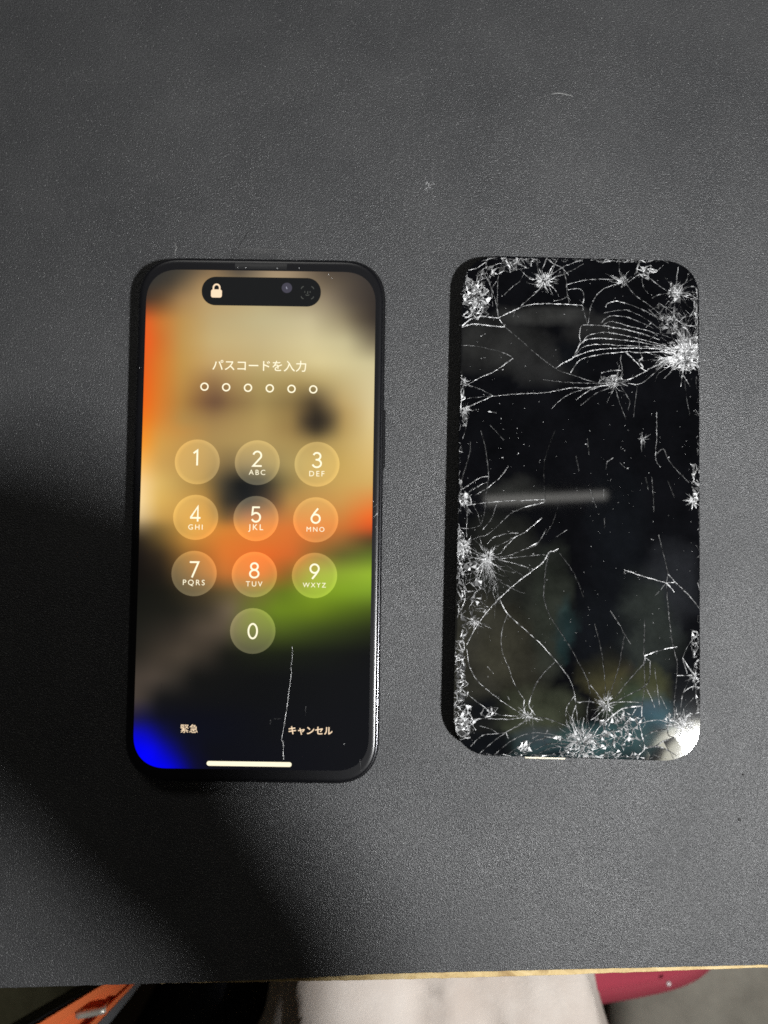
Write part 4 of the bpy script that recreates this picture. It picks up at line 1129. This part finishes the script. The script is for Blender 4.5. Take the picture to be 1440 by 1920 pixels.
me = bpy.data.meshes.new('white_bead'); bm.to_mesh(me); bm.free(); me.materials.append(principled('white_bead_plastic', (.8, .75, .75), .3))
ob = link(bpy.data.objects.new('white_bead', me), None, label='tiny white bead resting on the dark red roll', category='bead'); ob.location = (p.x*S, p.y*S, (zR+6)*S)

# left: orange channel with a steel pin, dark bag
M_ORANGE = principled('orange_plastic', (0.72, 0.155, 0.045), 0.45)
M_ORANGE_N = noise_tex(M_ORANGE, 160, 3); bump(M_ORANGE, M_ORANGE_N.outputs['Fac'], .15, .0005)
M_GRIP = principled('grey_rubber', (0.09, 0.095, 0.10), 0.6)
zO = -95
def tp(u, v, z):
    """u across (0 left line, 1 right line), v along (0 bottom of picture, 1 under the table)"""
    y = 1960-180*v; xl = -2+300*v; xr = 172+146*v
    return at_z(xl+(xr-xl)*u, y, zO)*1.0 + Vector((0, 0, z-zO))
A0 = tp(.5, 0, zO)
tool = empty('orange_tool', (A0.x, A0.y, zO-24), label='orange plastic tool handle with a steel pin', category='tool')
def tbar(name, v0, v1, u0, u1, z0, z1, mat, bev=.03):
    def ring(i, z):
        return [tuple(tp(u, v, z)) for v, u in ((v0, u0+i), (v1, u0+i), (v1, u1-i), (v0, u1-i))]
    V, Fc = loft([ring(bev*(u1-u0), z0), ring(0, z0+1), ring(0, z1-1), ring(bev*2*(u1-u0), z1)])
    o = mesh_obj(name, V, Fc, mat, tool); o.matrix_parent_inverse = tool.matrix_world.inverted(); return o
tbar('rubber_edge', -.1, 1.1, -.07, -.005, zO-14, zO, M_DARK)
tbar('rim', -.1, 1.1, 0, .30, zO-16, zO+2, M_ORANGE)
tbar('channel_floor', -.1, 1.1, .305, .74, zO-22, zO-6, M_ORANGE)
tbar('rim', -.1, 1.1, .745, .85, zO-18, zO-1, M_ORANGE)
tbar('grip_edge', -.1, 1.1, .86, 1.02, zO-20, zO-3, M_GRIP)
tbar('rib', .50, .64, .31, .70, zO-7, zO-1.5, M_ORANGE)
# steel pin bent like a staple
pc = at_z(172, 1897, zO-2)
pin = []
d = (at_z(195, 1894, zO)-at_z(150, 1903, zO)).normalized()
for t in np.linspace(0, 1, 22):
    s_ = (t-.5)*13.5; zz = zO-1.2-(0 if abs(s_) < 4.6 else (abs(s_)-4.6)**2*1.2)
    pin.append(Vector((pc.x+d.x*s_, pc.y+d.y*s_, zz)))
rings = []
for i, p in enumerate(pin):
    tn = (pin[min(i+1, 21)]-pin[max(i-1, 0)]).normalized(); u = tn.cross(Vector((0, 0, 1))).normalized(); v_ = u.cross(tn)
    rings.append([tuple(p+u*1.45*math.cos(a)+v_*1.45*math.sin(a)) for a in [k*math.pi/5 for k in range(10)]])
V, Fc = loft(rings); o = mesh_obj('steel_pin', V, Fc, M_STEEL, tool, smooth=True); o.matrix_parent_inverse = tool.matrix_world.inverted()

M_BAG = fabric('black_bag_cloth', (0.022, 0.020, 0.009), (0.036, 0.033, 0.017), 500, 0.85, 70)
def bag(name, cx, cy, w_, d_, z0, z1, rot, mat, **kw):
    V, Fc = slab(w_, d_, min(w_, d_)*.3, [(8, z0), (1, z0+10), (0, (z0+z1)/2), (3, z1-14), (12, z1-4), (30, z1)], 8)
    R = Matrix.Rotation(rot, 3, 'Z'); V2 = []
    for v in V:
        p = R @ Vector(v); p += Vector((cx, cy, 0)); k_ = noise.noise(p*.02)*5+noise.noise(p*.06)*2; V2.append((p.x+k_, p.y+k_*.6, p.z+k_*.7))
    return mesh_obj(name, V2, Fc, mat, smooth=True, **kw)
P0 = at_z(40, 1930, -150)
bag('black_bag', P0.x-118, P0.y-20, 210, 200, -719, -112, 0.9, M_BAG, label='black cloth bag standing beside the orange tool', category='bag')
P1 = at_z(240, 1930, -190)
M_BLUE = fabric('navy_cloth', (0.014, 0.015, 0.02), (0.022, 0.024, 0.03), 700, 0.9, 60)
bag('navy_bag', P1.x+22, P1.y-38, 60, 170, -719, -175, -0.62, M_BLUE, label='dark navy cloth bag under the orange tool', category='bag')
